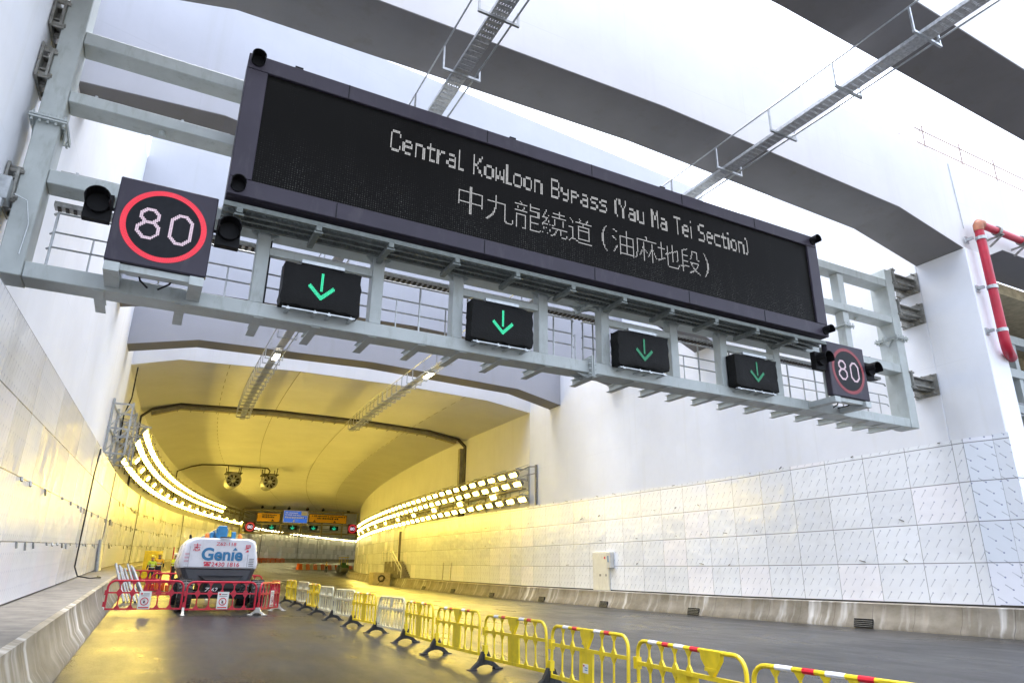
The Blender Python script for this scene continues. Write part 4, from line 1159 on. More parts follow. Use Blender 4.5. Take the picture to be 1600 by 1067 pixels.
for i, x in enumerate((17.6, 20.65, 23.8, 27.0)):
    t = site('arrow_signal', ['first', 'second', 'third', 'fourth'][i]+' small green arrow signal from the left on the far tunnel gantry', 'lane signal', (x, fy-.4, 7.7), 'small arrow signals on the far gantry')
    b = MB(); b.box(x-.65, x+.65, fy-.45, fy-.2, 7.68+fz(x), 8.36+fz(x)); b.build('housing', M['black'], t)
    b = MB(); pp = [(q*.0245*1.15, w*.0245*1.15) for q, w in ARW]; h = .0145
    for px_, pz_ in pp:
        xx, z_ = x+px_, 7.74+fz(x)+pz_; b.add([(xx-h, fy-.455, z_-h), (xx+h, fy-.455, z_-h), (xx+h, fy-.455, z_+h), (xx-h, fy-.455, z_+h)], [(0,1,2,3)])
    b.build('arrow', M['dotg'], t, fix=False)
for i, x in enumerate((14.5, 29.9)):
    z = 8.0+fz(x)
    t = site('speed_sign', 'small red 80 speed sign at the %s end of the far tunnel gantry' % ('left', 'right')[i], 'speed sign', (x, fy-.4, z))
    b = MB(); b.box(x-.72, x+.72, fy-.42, fy-.2, z-.72, z+.72); b.build('housing', M['black'], t)
    b = MB(); n = 40
    o_ = [(x+.66*math.cos(2*PI*k/n), z+.66*math.sin(2*PI*k/n)) for k in range(n)]; i_ = [(x+.47*math.cos(2*PI*k/n), z+.47*math.sin(2*PI*k/n)) for k in range(n)]
    b.add([(a, fy-.426, c) for a, c in o_+i_], [(k, (k+1) % n, n+(k+1) % n, n+k) for k in range(n)]); b.build('red_ring', M['dotrf'], t)
    b = MB(); put_text(b, '80', (x, fy-.422, z-.24), (1,0,0), (0,0,1), w=.72, h=.48, offset=.02); b.build('numerals', M['dot80'], t, fix=False)
for i, x in enumerate((15.9, 17.6, 19.8, 22.6, 25.0, 29.0)):
    b = MB(); b.tube([(x, 111.2, 10.9+fz(x)*.3), (x, 111.7, 10.9+fz(x)*.3)], .2, 10); b.bar((x, 111.5, 10.9), (x, 111.5, 11.35), .06, .06)
    tag(b.build('projector', M['black']), 'small dark round fitting under the roof above the far tunnel signs', 'ceiling fitting', 'dark fittings above the far signs')

# ------------------------------------------------------------------ plastic barriers
def barrier_frame(L, z0, z1, zm, r, bars, corner=.14, plate=None, tri=None, gus=.05):
    b = MB()
    arc = lambda cx, cz, a0, a1: [(cx+corner*math.cos(a0+(a1-a0)*k/5), 0, cz+corner*math.sin(a0+(a1-a0)*k/5)) for k in range(6)]
    loop = [(r, 0, z0)] + arc(r+corner, z1-r-corner, PI, PI/2) + arc(L-r-corner, z1-r-corner, PI/2, 0) + [(L-r, 0, z0)]
    b.tube(loop, r, 8); b.bar((0, 0, z0), (L, 0, z0), .035, .045); b.bar((.01, 0, zm), (L-.01, 0, zm), .035, .04)
    for x in bars:
        b.tube([(x, 0, z0), (x, 0, z1-r)], r*.62, 6)
        for zc, sg in ((z0+.02, 1), (zm+.018, 1), (zm-.018, -1), (z1-r*1.6, -1)):
            b.prism([(x-gus, -.012, zc), (x+gus, -.012, zc), (x, -.012, zc+sg*gus*1.5)], (0, .024, 0))
    if plate: b.box(plate[0], plate[1], -.012, .012, z0+.02, zm-.01)
    if tri:
        xc, w = tri
        b.prism([(xc-w, -.022, z1-.01), (xc-w*.9, -.022, z1-.09), (xc-.02, -.022, zm+.02), (xc+.02, -.022, zm+.02), (xc+w*.9, -.022, z1-.09), (xc+w, -.022, z1-.01)], (0, .044, 0))
        b.box(xc-w*.55, xc+w*.55, -.028, -.0225, z1-.19, z1-.16)
    for zc in (z0+.12, zm): b.box(-.03, .045, -.03, .03, zc-.06, zc+.06)
    return b
def aframe_foot(b, w, h, t):
    ys = [(-w, 0), (-w*.62, 0), (-w*.42, h*.20), (0, h*.30), (w*.42, h*.20), (w*.62, 0), (w, 0), (w*.86, h*.14), (w*.42, h*.50), (w*.20, h), (-w*.20, h), (-w*.42, h*.50), (-w*.86, h*.14)]
    top = ys[6:] ; half = ys[:6]
    L = [( -t, y, z) for y, z in ys]
    # built as quads between arch and outline so the arch stays open
    outer = [(w, 0), (w*.86, h*.14), (w*.42, h*.50), (w*.20, h), (-w*.20, h), (-w*.42, h*.50), (-w*.86, h*.14), (-w, 0)]
    inner = [(w*.62, 0), (w*.55, h*.12), (w*.36, h*.22), (w*.12, h*.28), (-w*.12, h*.28), (-w*.36, h*.22), (-w*.55, h*.12), (-w*.62, 0)]
    for i in range(7):
        q = [outer[i], outer[i+1], inner[i+1], inner[i]]
        b.prism([(-t, y, z) for y, z in q], (2*t, 0, 0))
    for sg in (-1, 1): b.box(-t*1.7, t*1.7, sg*w*.82-.07, sg*w*.82+.07, 0, .02)

def yellow_barrier(label, m, L, far=False, kind=0, grp='yellow and white plastic barriers in a line along the road'):
    t = thing('plastic_barrier', label, 'barrier', (0,0,0), (0,0,0), grp)
    z0, z1, zm = .17, .80, .55
    if kind == 0: bars = [L*.17, L*.31, L*.69, L*.83]; pl, tr = (L*.415, L*.585), (L*.5, .135)
    elif kind == 1: bars = [L*.14, L*.27, L*.40, L*.53]; pl, tr = (L*.42, L*.60), (L*.73, .16)
    else: bars, pl, tr = [L*k/9 for k in (1, 2, 3, 4.5, 6, 7, 8)], None, (L*.5, .10)
    barrier_frame(L, z0, z1, zm, .021, bars, plate=pl, tri=tr).build('panel', m, t, smooth=True)
    if m == M['yellow']:
        for k, (fr, w) in enumerate(((.22, .08), (.345, .06), (.64, .08), (.755, .06)) if kind == 0 else ((.19, .09), (.32, .06), (.45, .09), (.59, .07))):
            b = MB(); b.tube([(L*(fr-w/2), 0, z1-.021), (L*(fr+w/2), 0, z1-.021)], .0235, 8); b.build('reflective_band', M['bandw'] if k % 2 == 0 else M['bandr'], t, smooth=True)
    b = MB(); aframe_foot(b, .27, .26, .035); b.build('foot', M['rubber'], t, bevel=.006)
    return t
YS = [26.8, 25.1, 23.4, 21.6, 19.8, 18.0, 16.2, 14.3, 12.45, 10.5, 8.6, 6.7, 4.8, 3.0]
XS = [5.02, 5.05, 5.02, 4.98, 4.98, 5.02, 5.08, 5.10, 5.02, 5.06, 5.10, 5.08, 4.86, 5.02]
kinds = ['y', 'w', 'y', 'w', 'w', 'y', 'w', 'y', 'y', 'y', 'y', 'y2', 'y2']
lab = ['yellow barrier farthest along the line, beside the red fence', 'white barrier farthest along the line, between two yellow ones', 'yellow barrier between two white ones, far along the line',
       'white barrier just beyond another white one, far along the line', 'white barrier just before a lone yellow one, far along the line', 'lone yellow barrier between white ones, halfway along the line',
       'nearest white barrier in the line, beside an all-yellow run', 'first yellow barrier after the nearest white one', 'second yellow barrier on the camera side of the nearest white one',
       'third yellow barrier on the camera side of the nearest white one', 'yellow barrier with a small white sticker on its centre plate', 'yellow barrier second nearest the camera, its shield off centre', 'nearest yellow barrier, cut by the bottom edge of the picture']
protos = {}
for i, k in enumerate(kinds):
    xa, ya, xb, yb = XS[i], YS[i], XS[i+1], YS[i+1]
    Lr = math.hypot(xb-xa, yb-ya)
    rot = math.atan2(yb-ya, xb-xa)
    z = zroad(xa, ya); tilt = 0
    key = (k, ) 
    lb = lab[i]
    if key not in protos:
        m = M['yellow'] if k[0] == 'y' else M['oldwhite']
        t = yellow_barrier(lb, m, 1.84 if k[0] == 'y' else 1.76, kind=1 if k == 'y2' else (2 if k == 'w' else 0)); protos[key] = t
        t.location = (xa, ya, z); t.rotation_euler = (random.uniform(-.045, .045), 0, rot+random.uniform(-.05, .05))
    else:
        t = dup(protos[key], (xa, ya, z), (random.uniform(-.045, .045), 0, rot+random.uniform(-.05, .05)), lb)
    if i == 10:
        b = MB(); b.box(.86, .98, -.017, -.0125, .30, .40); b.box(.87, .90, -.020, -.0175, .37, .39, 1); b.box(.91, .97, -.020, -.0175, .33, .34, 2); b.box(.91, .97, -.020, -.0175, .355, .365, 2)
        b2 = MB(); b2.v = [(L_[0], -L_[1], L_[2]) for L_ in b.v]; b2.f = b.f; b2.m = b.m; b2.u = b.u
        b2.build('sticker', [M['sign_white'], M['redpl'], M['ink_blue']], t); 
        b.build('sticker', [M['sign_white'], M['redpl'], M['ink_blue']], t)

def red_barrier(label):
    L = 1.84; t = thing('plastic_barrier', label, 'barrier', (0,0,0), (0,0,0), 'red plastic barriers round the white machine')
    barrier_frame(L, .15, .87, .55, .027, [L*k/6 for k in range(1, 6)], corner=.17, gus=.07).build('panel', M['redpl'], t, smooth=True)
    b = MB(); aframe_foot(b, .24, .20, .03); b.build('foot', M['whitepl'], t, bevel=.006)
    return t
rb0 = None
for (xa, ya), (xb, yb), lb in [((-.50, 21.62), (1.34, 21.58), 'red barrier at the front left of the machine, over open road'), ((1.38, 21.58), (3.24, 21.55), 'red barrier straight in front of the machine wheels'),
        ((3.30, 21.6), (4.10, 23.2), 'red barrier turned sideways at the near right corner of the machine'), ((4.12, 23.3), (4.20, 25.1), 'red barrier along the right flank of the machine, farther back'),
        ((.62, 28.1), (2.45, 28.1), 'red barrier behind the machine on its left, by the workers'), ((2.5, 28.1), (4.3, 28.0), 'red barrier behind the machine on its right'),
        ((-.45, 30.2), (1.0, 31.2), 'red barrier behind the leaning grey pipes')]:
    rot = math.atan2(yb-ya, xb-xa)
    if rb0 is None:
        rb0 = red_barrier(lb); t = rb0; t.location = (xa, ya, zroad(xa, ya)); t.rotation_euler = (0, 0, rot)
    else: t = dup(rb0, (xa, ya, zroad(xa, ya)), (0, 0, rot), lb)
def placard(x, y, z, rot, label):
    t = thing('notice', label, 'notice', (x, y, z), (0, 0, rot), 'white notices on the red barriers')
    b = MB(); b.box(-.145, .145, -.012, 0, 0, .44); b.build('board', M['sign_white'], t)
    b = MB(); n = 24
    b.add([(r_*math.cos(2*PI*k/n), -.0145, .19+r_*math.sin(2*PI*k/n)) for r_ in (.10, .078) for k in range(n)], [(k, (k+1) % n, n+(k+1) % n, n+k) for k in range(n)])
    b.bar((-.06, -.0145, .25), (.06, -.0145, .13), .02, .003); b.box(-.11, -.06, -.0155, -.0125, .36, .40); b.build('prohibition_ring', M['bandr'], t)
    b = MB(); b.tube([(0, -.0135, .235), (0, -.0135, .24)], .018, 8); b.bar((0, -.0132, .21), (-.01, -.0132, .15), .035, .002); b.bar((.0, -.0132, .16), (.03, -.0132, .13), .02, .002)
    b.box(-.04, .10, -.0155, -.0125, .37, .385); b.box(-.10, .10, -.0155, -.0125, .325, .335); b.build('walking_figure', M['ink_black'], t)
    b = MB(); b.box(-.12, .12, -.0155, -.0125, .025, .055); b.build('red_line', M['bandr'], t)
placard(.42, 21.56, .33, 0, 'white prohibition notice on the front left red barrier')
placard(2.34, 21.53, .32, 0, 'white prohibition notice on the red barrier in front of the wheels')
placard(3.80, 22.52, .34, math.atan2(1.6, .8), 'white notice on the red barrier turned sideways')

# ------------------------------------------------------------------ white boom lift seen from behind
gx, gy = 2.30, 24.0
gz = zroad(gx, gy)
gl = site('boom_lift', 'white boom lift with blue lettering on its back, parked behind red barriers', 'boom lift', (gx, gy, gz))
b = MB()
def hood(y, ins):
    return [(1.20+ins, y, 1.38), (1.17+ins, y, 1.55), (1.28+ins, y, 2.08), (1.40+ins, y, 2.22-ins*.4), (1.55+ins, y, 2.26-ins*.4), (3.10-ins, y, 2.26-ins*.4), (3.26-ins, y, 2.20-ins*.4), (3.31-ins, y, 2.05), (3.40-ins, y, 1.55), (3.38-ins, y, 1.38)]
rg = [hood(23.12, .10), hood(23.20, .03), hood(23.6, 0), hood(25.6, 0), hood(26.2, .15)]
n = 10
b.add([p for r_ in rg for p in r_], [(i*n+k, i*n+(k+1) % n, (i+1)*n+(k+1) % n, (i+1)*n+k) for i in range(4) for k in range(n)] + [tuple(range(n))[::-1], tuple(4*n+k for k in range(n))])
o = b.build('hood', M['paint_white'], gl, smooth=True, bevel=.025, seg=2)
b = MB()
lo = lambda y, ins: [(1.24+ins, y, 1.377), (3.34-ins, y, 1.377), (3.22-ins, y, 1.02), (2.9-ins, y, .95), (1.75+ins, y, .95), (1.40+ins, y, 1.02)]
rg = [lo(23.17, .1), lo(23.3, .0), lo(26.0, 0)]; n = 6
b.add([p for r_ in rg for p in r_], [(i*n+k, i*n+(k+1) % n, (i+1)*n+(k+1) % n, (i+1)*n+k) for i in range(2) for k in range(n)] + [tuple(range(n))[::-1], tuple(2*n+k for k in range(n))])
b.build('skirt', M['paint_grey'], gl, bevel=.03)
b = MB(); b.box(1.32, 3.26, 23.108, 23.112, 1.405, 1.417); b.box(3.05, 3.056, 23.106, 23.111, 1.42, 1.8); b.box(1.42, 1.426, 23.106, 23.111, 1.42, 2.0); b.box(2.2, 2.5, 23.06, 23.16, 2.245, 2.29)
for k in range(5): b.box(3.10, 3.24, 23.104, 23.111, 1.46+.05*k, 1.475+.05*k)
b.build('panel_gap', M['paint_grey'], gl)
b = MB(); b.box(3.385, 3.41, 23.7, 25.0, 1.52, 1.9); b.build('side_grille', M['black'], gl)
fy_ = 23.112
b = MB(); put_text(b, 'Gen\u0131e', (2.33, fy_, 1.60), (1,0,0), (0,0,1), w=1.16, h=.37, offset=.034); b.prism([(2.60, fy_-.004, 1.90), (2.74, fy_-.004, 1.90), (2.67, fy_-.004, 1.99)], (0, -.002, 0))
b.build('logo', M['ink_blue'], gl, fix=False)
b = MB(); put_text(b, '2430 1816', (2.45, fy_, 1.435), (1,0,0), (0,0,1), w=.78, h=.125, offset=.012)
put_text(b, 'Z62-118', (2.40, fy_, 2.03), (1,0,0), (0,0,1), w=.56, h=.10, offset=.008)
put_text(b, '\u5fd7', (1.60, fy_, 1.86), (1,0,0), (0,0,1), w=.20, h=.22, offset=.01); put_text(b, '\u6607', (3.03, fy_, 1.86), (1,0,0), (0,0,1), w=.18, h=.21, offset=.01)
# telephone handset symbol
b.box(1.86, 2.02, fy_-.006, fy_-.002, 1.44, 1.50); b.prism([(1.89, fy_-.002, 1.50), (1.99, fy_-.002, 1.50), (1.97, fy_-.002, 1.535), (1.91, fy_-.002, 1.535)], (0, -.004, 0)); b.box(1.84, 2.04, fy_-.006, fy_-.002, 1.54, 1.565); b.box(1.84, 1.88, fy_-.006, fy_-.002, 1.515, 1.54); b.box(2.0, 2.04, fy_-.006, fy_-.002, 1.515, 1.54)
b.build('lettering', M['ink_red'], gl, fix=False)
b = MB()
for k in range(3): b.box(1.30, 1.42, 23.088, 23.094, 1.55+.1*k, 1.60+.1*k)
b.build('faded_marks', plain('faded_red_marks', (.62, .42, .48), .5), gl)
b = MB(); b.box(1.9, 2.85, 22.9, 25.9, gz+.38, gz+.80); b.tube([(2.35, 24.4, gz+.78), (2.35, 24.4, 1.0)], .5, 20)
for y in (22.9, 25.7): b.box(1.35, 3.40, y-.12, y+.12, gz+.32, gz+.52)
b.prism([(1.95, 22.88, gz+.82), (2.8, 22.88, gz+.82), (3.0, 23.1, gz+.95), (1.75, 23.1, gz+.95)], (0, 2.4, 0))
b.build('chassis', M['black'], gl, bevel=.02)
b = MB(); b.prism([(1.98, 22.876, gz+.60), (2.95, 22.876, gz+.60), (2.85, 22.876, gz+.80), (2.05, 22.876, gz+.80)], (0, -.01, 0)); b.build('rear_plate', M['rubber'], gl)
b = MB(); put_text(b, 'Z-62', (2.12, 22.862, gz+.50), (1,0,0), (0,0,1), w=.36, h=.12, shear=.25, offset=.012); b.build('model_lettering', M['ink_white'], gl, fix=False)
for wx in (1.42, 3.38):
    for wy in (22.75, 25.75):
        b = MB(); n = 28; w_ = .19; c = (wx, wy, gz+.42)
        prof = [(-w_, .24), (-w_, .37), (-w_*.7, .415), (w_*.7, .415), (w_, .37), (w_, .24)]
        b.add([(c[0]+dx, c[1]+r_*math.cos(2*PI*k/n), c[2]+r_*math.sin(2*PI*k/n)) for dx, r_ in prof for k in range(n)], [(i*n+k, i*n+(k+1) % n, (i+1)*n+(k+1) % n, (i+1)*n+k) for i in range(5) for k in range(n)])
        for k in range(22):
            a = 2*PI*k/22
            for sg in (-1, 1):
                p0 = (c[0]+sg*.02, c[1]+.42*math.cos(a), c[2]+.42*math.sin(a)); p1 = (c[0]+sg*.17, c[1]+.42*math.cos(a+.12), c[2]+.42*math.sin(a+.12))
                b.bar(p0, p1, .05, .03, up=(0, math.cos(a), math.sin(a)))
        tw = b.build('tyre', M['rubber'], gl)
        b = MB(); b.tube([(c[0]-.14, c[1], c[2]), (c[0]+.14, c[1], c[2])], .235, 18); b.tube([(c[0]-.18, c[1], c[2]), (c[0]+.18, c[1], c[2])], .08, 10); sub(b, 'rim', M['whitepl'], tw)
b = MB(); b.box(2.10, 2.42, 23.4, 29.5, 2.30, 2.55); b.box(2.14, 2.38, 23.3, 23.7, 2.24, 2.62); b.box(1.95, 2.05, 23.6, 24.6, 2.24, 2.44); b.box(2.55, 2.68, 23.5, 24.4, 2.24, 2.46)
b.build('boom', M['blue'], gl, bevel=.015)
b = MB(); b.tube([(2.48, 23.5, 2.3), (2.50, 24.3, 2.42), (2.48, 26, 2.4)], .03, 6); b.box(2.47, 2.53, 23.45, 23.55, 2.25, 2.5); b.build('hose', M['yellow'], gl)
for x in (1.86, 2.80):
    b = MB(); b.tube([(x, 23.5, 2.25), (x, 23.5, 2.30), (x, 23.5, 2.36), (x, 23.5, 2.40)], [.07, .07, .06, .03], 10); b.build('beacon', M['amber'], gl)
b = MB(); b.tube([(1.42, 23.6, 2.22), (1.40, 23.6, 2.34)], [.04, .025], 8); b.build('horn', M['black'], gl)
b = MB()
for x in (1.75, 2.75):
    for y in (29.5, 30.4): b.tube([(x, y, .9), (x, y, 1.75)], .025, 6)
for z in (.92, 1.35, 1.75): b.tube([(1.75, 29.5, z), (2.75, 29.5, z), (2.75, 30.4, z), (1.75, 30.4, z)], .025, 6, closed=True)
b.box(1.75, 2.75, 29.5, 30.4, .86, .9); b.bar((2.26, 29.45, 2.4), (2.26, 29.5, .95), .12, .12); b.build('basket', M['galv'], gl)
b = MB(); b.tube([(1.25, 22.95, .5), (1.22, 23.1, .95), (1.3, 23.3, 1.2)], .02, 6); b.tube([(2.9, 22.9, .7), (3.05, 22.95, .9), (2.9, 23.2, 1.0)], .02, 6); b.build('hydraulic_hose', M['black'], gl)

# ------------------------------------------------------------------ workers
def skinned(name, joints, edges, parent, m, root=0):
    me = bpy.data.meshes.new(name); me.from_pydata([j[:3] for j in joints], edges, [])
    o = bpy.data.objects.new(name, me); COL.objects.link(o)
    o.modifiers.new('skin', 'SKIN'); sd = o.modifiers.new('sub', 'SUBSURF'); sd.levels = 2; sd.render_levels = 2
    if not me.skin_vertices: me.attributes
    lay = me.skin_vertices[0].data
    for i, j in enumerate(joints):
        r_ = j[3]; lay[i].radius = r_ if isinstance(r_, tuple) else (r_, r_); lay[i].use_root = (i == root)
    dg = bpy.context.evaluated_depsgraph_get(); dg.update()
    nm = bpy.data.meshes.new_from_object(o.evaluated_get(dg)); nm.name = name
    bpy.data.objects.remove(o); bpy.data.meshes.remove(me)
    nm.materials.clear(); nm.materials.append(m)
    for p in nm.polygons: p.use_smooth = True
    ob = bpy.data.objects.new(name, nm); COL.objects.link(ob)
    if parent: ob.parent = parent
    return ob
def worker(x, y, h, rot, label, vest, helm, pose=0):
    t = thing('person', label, 'person', (x, y, zroad(x, y)), (0, 0, rot)); k = h/1.75
    P = lambda *q: tuple(v*k for v in q)
    J = [P(0, 0, .95, (.13)), P(0, .01, 1.15, .125), P(0, 0, 1.38, .14), P(0, 0, 1.50, .055), P(0, -.02, 1.58, .075), P(0, -.02, 1.70, .085),
         P(.10, 0, .88, .085), P(.11, -.03, .48, .06), P(.11, 0, .09, .042), P(.12, -.14, .035, .035),
         P(-.10, 0, .88, .085), P(-.12, .03, .48, .06), P(-.13, .04, .09, .042), P(-.14, -.10, .035, .035),
         P(.19, 0, 1.40, .055), P(.26, .02, 1.14, .042), P(.22, -.18 if pose else -.03, .98 if pose else .90, .032), P(.20, -.24 if pose else -.05, 1.0 if pose else .82, .03),
         P(-.19, 0, 1.40, .055), P(-.27, .02, 1.14, .042), P(-.23, -.14 if pose else -.04, .95 if pose else .90, .032), P(-.21, -.2 if pose else -.06, .97 if pose else .82, .03)]
    E = [(0,1),(1,2),(2,3),(3,4),(4,5),(0,6),(6,7),(7,8),(8,9),(0,10),(10,11),(11,12),(12,13),(2,14),(14,15),(15,16),(16,17),(2,18),(18,19),(19,20),(20,21)]
    bd = skinned('body', J, E, t, M['trouser'])
    bd.data.materials.append(M['skin'])
    for p in bd.data.polygons:
        if p.center.z > 1.50*k or (abs(p.center.x) > .17*k and p.center.z < 1.02*k and p.center.z > .74*k): p.material_index = 1
    V = [P(0, .0, 1.0, (.155)), P(0, .01, 1.2, .15), P(0, 0, 1.40, .155), P(.17, 0, 1.42, .075), P(.245, .015, 1.2, .062), P(-.17, 0, 1.42, .075), P(-.25, .015, 1.2, .062)]
    vs = skinned('jacket', V, [(0,1),(1,2),(2,3),(3,4),(2,5),(5,6)], t, vest)
    b = MB(); n = 14
    for z in (1.10, 1.24):
        b.tube([(.162*k*math.cos(2*PI*q/n), .152*k*math.sin(2*PI*q/n), z*k) for q in range(n)], .018*k, 5, closed=True)
    b.build('reflective_strip', M['bandw'], t)
    b = MB(); n = 16
    rings = [(.125, 1.685), (.122, 1.74), (.10, 1.80), (.06, 1.835), (.01, 1.845)]
    vs_ = [(r_*k*math.cos(2*PI*q/n), -.02*k+r_*1.12*k*math.sin(2*PI*q/n), z*k) for r_, z in rings for q in range(n)]
    b.add(vs_, [(i*n+q, i*n+(q+1) % n, (i+1)*n+(q+1) % n, (i+1)*n+q) for i in range(4) for q in range(n)] + [tuple(4*n+q for q in range(n))])
    b.tube([(.13*k*math.cos(2*PI*q/n), -.035*k+.155*k*math.sin(2*PI*q/n), 1.69*k) for q in range(n)], .013*k, 5, closed=True)
    b.build('helmet', helm, t, smooth=True)
    b = MB(); b.prism([(-.012*k, -.105*k, 1.62*k), (.012*k, -.105*k, 1.62*k), (0, -.10*k, 1.665*k)], (0, -.03*k, -.005*k)); b.box(-.035*k, .035*k, -.104*k, -.098*k, 1.575*k, 1.585*k)
    for sg in (-1, 1): b.box(sg*.035*k-.012*k, sg*.035*k+.012*k, -.106*k, -.099*k, 1.655*k, 1.665*k); b.box(sg*.088*k-.01*k, sg*.088*k+.01*k, -.035*k, .005*k, 1.60*k, 1.66*k)
    b.build('face', M['skin'], t)
    return t
worker(1.08, 38.0, 1.42, R(170), 'worker in an orange jacket and pale helmet behind the left red barriers', M['hivis'], M['helmet_y'], 1)
worker(1.78, 38.6, 1.44, R(120), 'worker in a white helmet half hidden behind the left side of the boom lift', M['hivis2'], M['helmet_w'], 1)
worker(.78, 37.2, 1.30, R(200), 'worker in a lime jacket stooping by the yellow board', M['hivis2'], M['helmet_y'], 1)
worker(25.5, 108.0, 1.45, R(20), 'distant worker in yellow standing before the orange and white blocks', M['hivis'], M['helmet_y'])

# ------------------------------------------------------------------ things on the left by the walkway
for i in range(7):
    b = MB(); x0 = -.06+.105*i; y0 = 26.25+.11*(i % 3); x1 = -.50+.085*i+.03*(i % 2); y1 = 27.5+.06*(i % 2); z1 = 1.50-.05*(i % 4)
    b.tube([(x0, y0, zroad(x0, y0)+.02), (x1, y1, z1)], .034 if i % 3 else .044, 8)
    tag(b.build('pipe', M['oldpipe'], smooth=True), 'long grey pipe in the bundle leaning against the left walkway', 'pipe', 'grey pipes leaning on the left walkway')
yb_ = site('yellow_board', 'upright yellow board standing by the workers at the left cladding', 'board', (.9, 42, .9))
b = MB(); b.box(.45, 1.30, 41.97, 42.03, .95, 2.35); b.build('sheet', M['yellow'], yb_)
b = MB(); b.box(.47, .53, 42.03, 42.1, zroad(.5, 42), 2.2); b.box(1.22, 1.28, 42.03, 42.1, zroad(1.2, 42), 2.2); b.build('leg', M['galv'], yb_)
b = MB(); b.tube([(1.75, 40.0, zroad(1.75, 40)), (1.72, 40.1, 2.5)], .03, 6); tag(b.build('pole', M['redpl']), 'thin red pole standing upright between the two workers', 'pole')
b = MB()
for i in range(7):
    x, y = .55+.13*i, 33.2+.25*(i % 3); z = zroad(x, y); b.box(x, x+.12, y, y+.3, z, z+.25+.2*(i % 2))
tag(b.build('crate_pile', M['orange'], bevel=.02), 'low heap of orange boxes behind the leaning grey pipes', 'boxes')

# ------------------------------------------------------------------ things along the right wall
cbn = site('locker', 'cream metal cabinet door standing against the white right cladding', 'cabinet', (19.55, 28.35, .69))
b = MB(); b.box(19.62, 19.69, 27.68, 29.02, .69, 2.46); b.build('casing', M['cream'], cbn, bevel=.01)
b = MB(); b.box(19.606, 19.617, 27.74, 28.96, .75, 2.40); b.build('door', M['cream'], cbn, bevel=.004)
b = MB(); b.box(19.59, 19.605, 28.30, 28.44, 1.36, 1.46); b.box(19.59, 19.605, 27.86, 27.94, 1.36, 1.46); b.build('handle', M['bolt'], cbn)
b = MB(); b.tube([(19.605, 27.98, 2.18), (19.598, 27.98, 2.18)], .06, 12); b.build('red_disc', M['bandr'], cbn)
wb = site('wall_box', 'small white box with a dark slot at the top corner of the cream cabinet', 'box', (19.5, 27.5, 1.7))
b = MB(); b.box(19.46, 19.69, 27.34, 27.66, 1.72, 2.44); b.build('casing', M['whitepl'], wb, bevel=.02)
b = MB(); b.box(19.448, 19.459, 27.47, 27.53, 1.98, 2.26); b.build('slot', M['ink_blue'], wb)
st_ = site('stairs', 'concrete steps with white handrails climbing to a doorway in the right tunnel wall', 'stairs', (20.6, 59, 1.2))
b = MB(); z0 = zR(58)+.67
for i in range(8): b.box(xCR(58)-.85, xCR(58)-.02, 57.4+.30*i, 60.0, z0+.17*i, z0+.17*(i+1)-.002)
b.box(xCR(61)-.95, xCR(61)-.02, 60.002, 62.6, z0, z0+8*.17); b.build('step', M['walk'], st_)
b = MB(); xx = xCR(58)-.88
b.tube([(xx, 57.4, z0), (xx, 57.4, z0+.85), (xx, 60.0, z0+.85+1.36), (xx-.05, 62.6, z0+.85+1.36), (xx-.05, 62.6, z0+1.36)], .03, 6)
b.tube([(xx, 57.4, z0+.45), (xx, 60.0, z0+.45+1.36), (xx-.05, 62.6, z0+.45+1.36)], .022, 6)
for i in range(5): b.tube([(xx-.01*i, 58.2+.9*i, z0+.3+.3*i), (xx-.01*i, 58.2+.9*i, z0+min(2.2, 1.26+.47*i))], .02, 6)
b.build('handrail', M['whitepl'], st_)
dw = site('doorway', 'tall dark doorway with a pale frame in the right tunnel wall above the steps', 'door', (21, 61.3, 2.4))
zt = z0+1.36; b = MB(); b.box(xCR(61.4)-.012, xCR(61.4)+.1, 60.9, 61.9, zt, zt+2.6); b.build('opening', M['dark'], dw)  # dark block stands in for the unlit inside
b = MB()
for y in (60.82, 61.94): b.box(xCR(61.4)-.05, xCR(61.4)+.08, y-.06, y+.06, zt, zt+2.65)
b.box(xCR(61.4)-.05, xCR(61.4)+.08, 60.88, 61.88, zt+2.602, zt+2.72); b.build('frame', M['cream'], dw)
b = MB(); b.box(xCR(60)-.10, xCR(60)-.0, 60.0, 60.5, zt+2.7, zt+3.0); tag(b.build('emergency_light', M['whitepl']), 'small pale sign box above the dark doorway in the right tunnel wall', 'sign box')
bx_ = site('cable_crate', 'pale boxed crate with coiled hose on its face beside the right parapet', 'crate', (19.0, 60, zR(60)))
zb = zR(60)+.02; b = MB(); b.box(18.1, 19.55, 59.6, 60.9, zb, zb+1.05); b.build('box', M['wood'], bx_, bevel=.02)
b = MB(); b.box(18.1, 19.55, 59.53, 59.597, zb, zb+.08); b.box(18.1, 19.55, 59.53, 59.597, zb+.97, zb+1.05); b.box(18.1, 18.18, 59.53, 59.597, zb+.082, zb+.968); b.box(19.47, 19.55, 59.53, 59.597, zb+.082, zb+.968); b.build('batten', M['wood'], bx_)
b = MB(); pts = [(18.8+.33*math.cos(a*.5)*(1-.012*a), 59.55-.004*(a % 5), zb+.55+.30*math.sin(a*.5)*(1-.012*a)) for a in range(40)]; b.tube(pts, .022, 5); b.tube([(19.1, 59.55, zb+.7), (18.5, 59.5, zb+.1), (18.3, 59.4, zb)], .02, 5); b.build('hose', M['dark'], bx_)
for i, y in enumerate((47.0, 48.6)):
    b = MB(); x = xCR(y)-.14; z = zR(y)+.665; b.tube([(x, y, z), (x+.10, y+.1, z+1.25)], .03, 6)
    tag(b.build('rod', M['bolt']), 'thin dark rod leaning on the right tunnel cladding past the steps', 'rod', 'rods leaning on the right cladding')

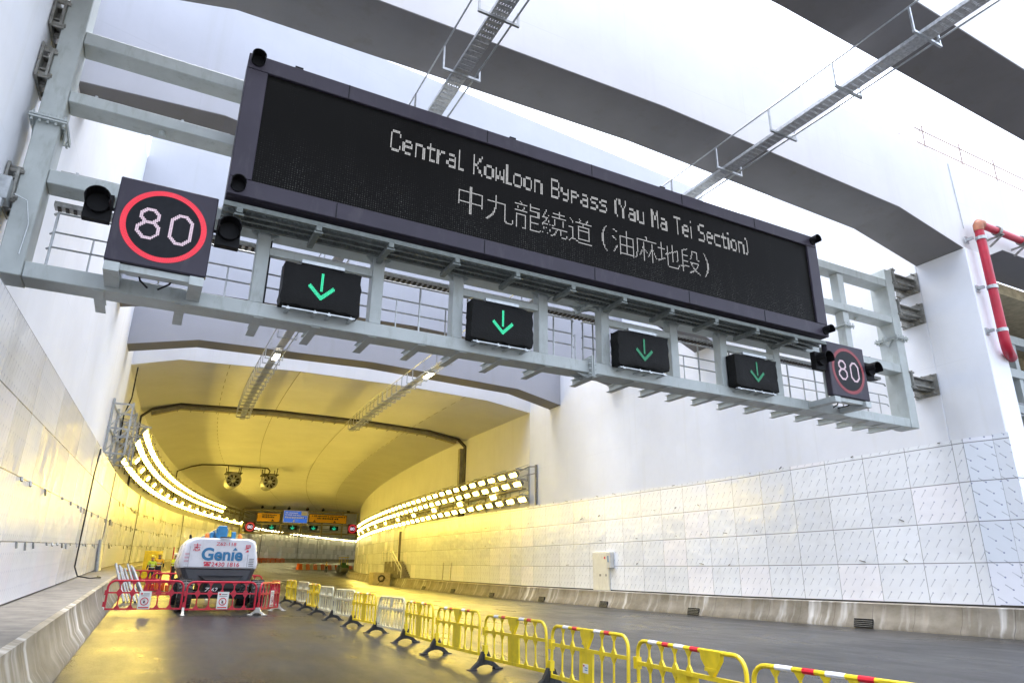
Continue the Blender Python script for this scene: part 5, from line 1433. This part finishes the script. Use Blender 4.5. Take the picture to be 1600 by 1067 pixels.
# ------------------------------------------------------------------ far end of the tunnel road
wbk = None
for i in range(15):
    y = 109.5+2.15*i; x = 21.9+.46*(y-109.5)+.0022*(y-109.5)**2; m = M['orange'] if i % 2 == 0 else M['whitepl']
    b = MB(); z = zroad(x, y)
    b.prism([(-.62, -.26, 0), (.62, -.26, 0), (.62, -.16, .28), (.62, -.10, .85), (-.62, -.10, .85), (-.62, -.16, .28)], (0, .02, 0))
    b.prism([(-.62, .26, 0), (.62, .26, 0), (.62, .12, .85), (-.62, .12, .85)], (0, -.02, 0)); b.prism([(-.62, -.25, 0), (-.62, .25, 0), (-.62, .12, .85), (-.62, -.10, .85)], (1.24, 0, 0))
    b.tube([(-.62, 0, .60), (.62, 0, .60)], .07, 8)
    tag(b.build('water_barrier', m, loc=(x, y, z), rot=(0, 0, R(55)), bevel=.02), ('orange' if i % 2 == 0 else 'white')+' water filled block in the far row across the tunnel road', 'barrier', 'far orange and white blocks across the road')
for i in range(7):
    y = 112+3.2*i; x = xL(y)+1.0; L = 2.4
    b = barrier_frame(L, .15, .87, .55, .04, [L*k/6 for k in range(1, 6)], corner=.17, gus=.07)
    b.box(0, L, -.01, .01, .58, .8)
    tag(b.build('plastic_barrier', M['orange'], loc=(x, y, zroad(x, y)), rot=(0, 0, R(64))), 'orange barrier in the far row by the pale wall under the far gantry', 'barrier', 'far orange barriers by the left kerb')
rl_ = site('road_roller', 'small green roller parked at the far right bend of the tunnel road', 'roller', (30.6, 118, zroad(30.6, 118)))
z = zroad(30.6, 118)
for y in (117.0, 119.0):
    b = MB(); b.tube([(29.9, y, z+.5), (31.3, y, z+.5)], .5, 18); b.build('drum', M['bolt'], rl_)
b = MB(); b.box(30.0, 31.2, 116.6, 119.4, z+.75, z+1.25); b.box(30.2, 31.0, 117.6, 118.4, z+1.25, z+1.6); b.build('body', M['green'], rl_, bevel=.05)
b = MB()
for x in (30.1, 31.1):
    for y in (117.2, 118.8): b.bar((x, y, z+1.25), (x, y, z+2.4), .06, .06)
b.box(29.95, 31.25, 117.0, 119.0, z+2.4, z+2.48); b.build('canopy', M['yellow'], rl_)

# ------------------------------------------------------------------ metres
S_ = SCALE
for me in {o.data for o in SC.objects if o.type == 'MESH'}:
    me.transform(Matrix.Scale(S_, 4))
for o in SC.objects:
    if o.type != 'LIGHT': o.location = o.location * S_
    for md in o.modifiers:
        if md.type == 'BEVEL': md.width *= S_
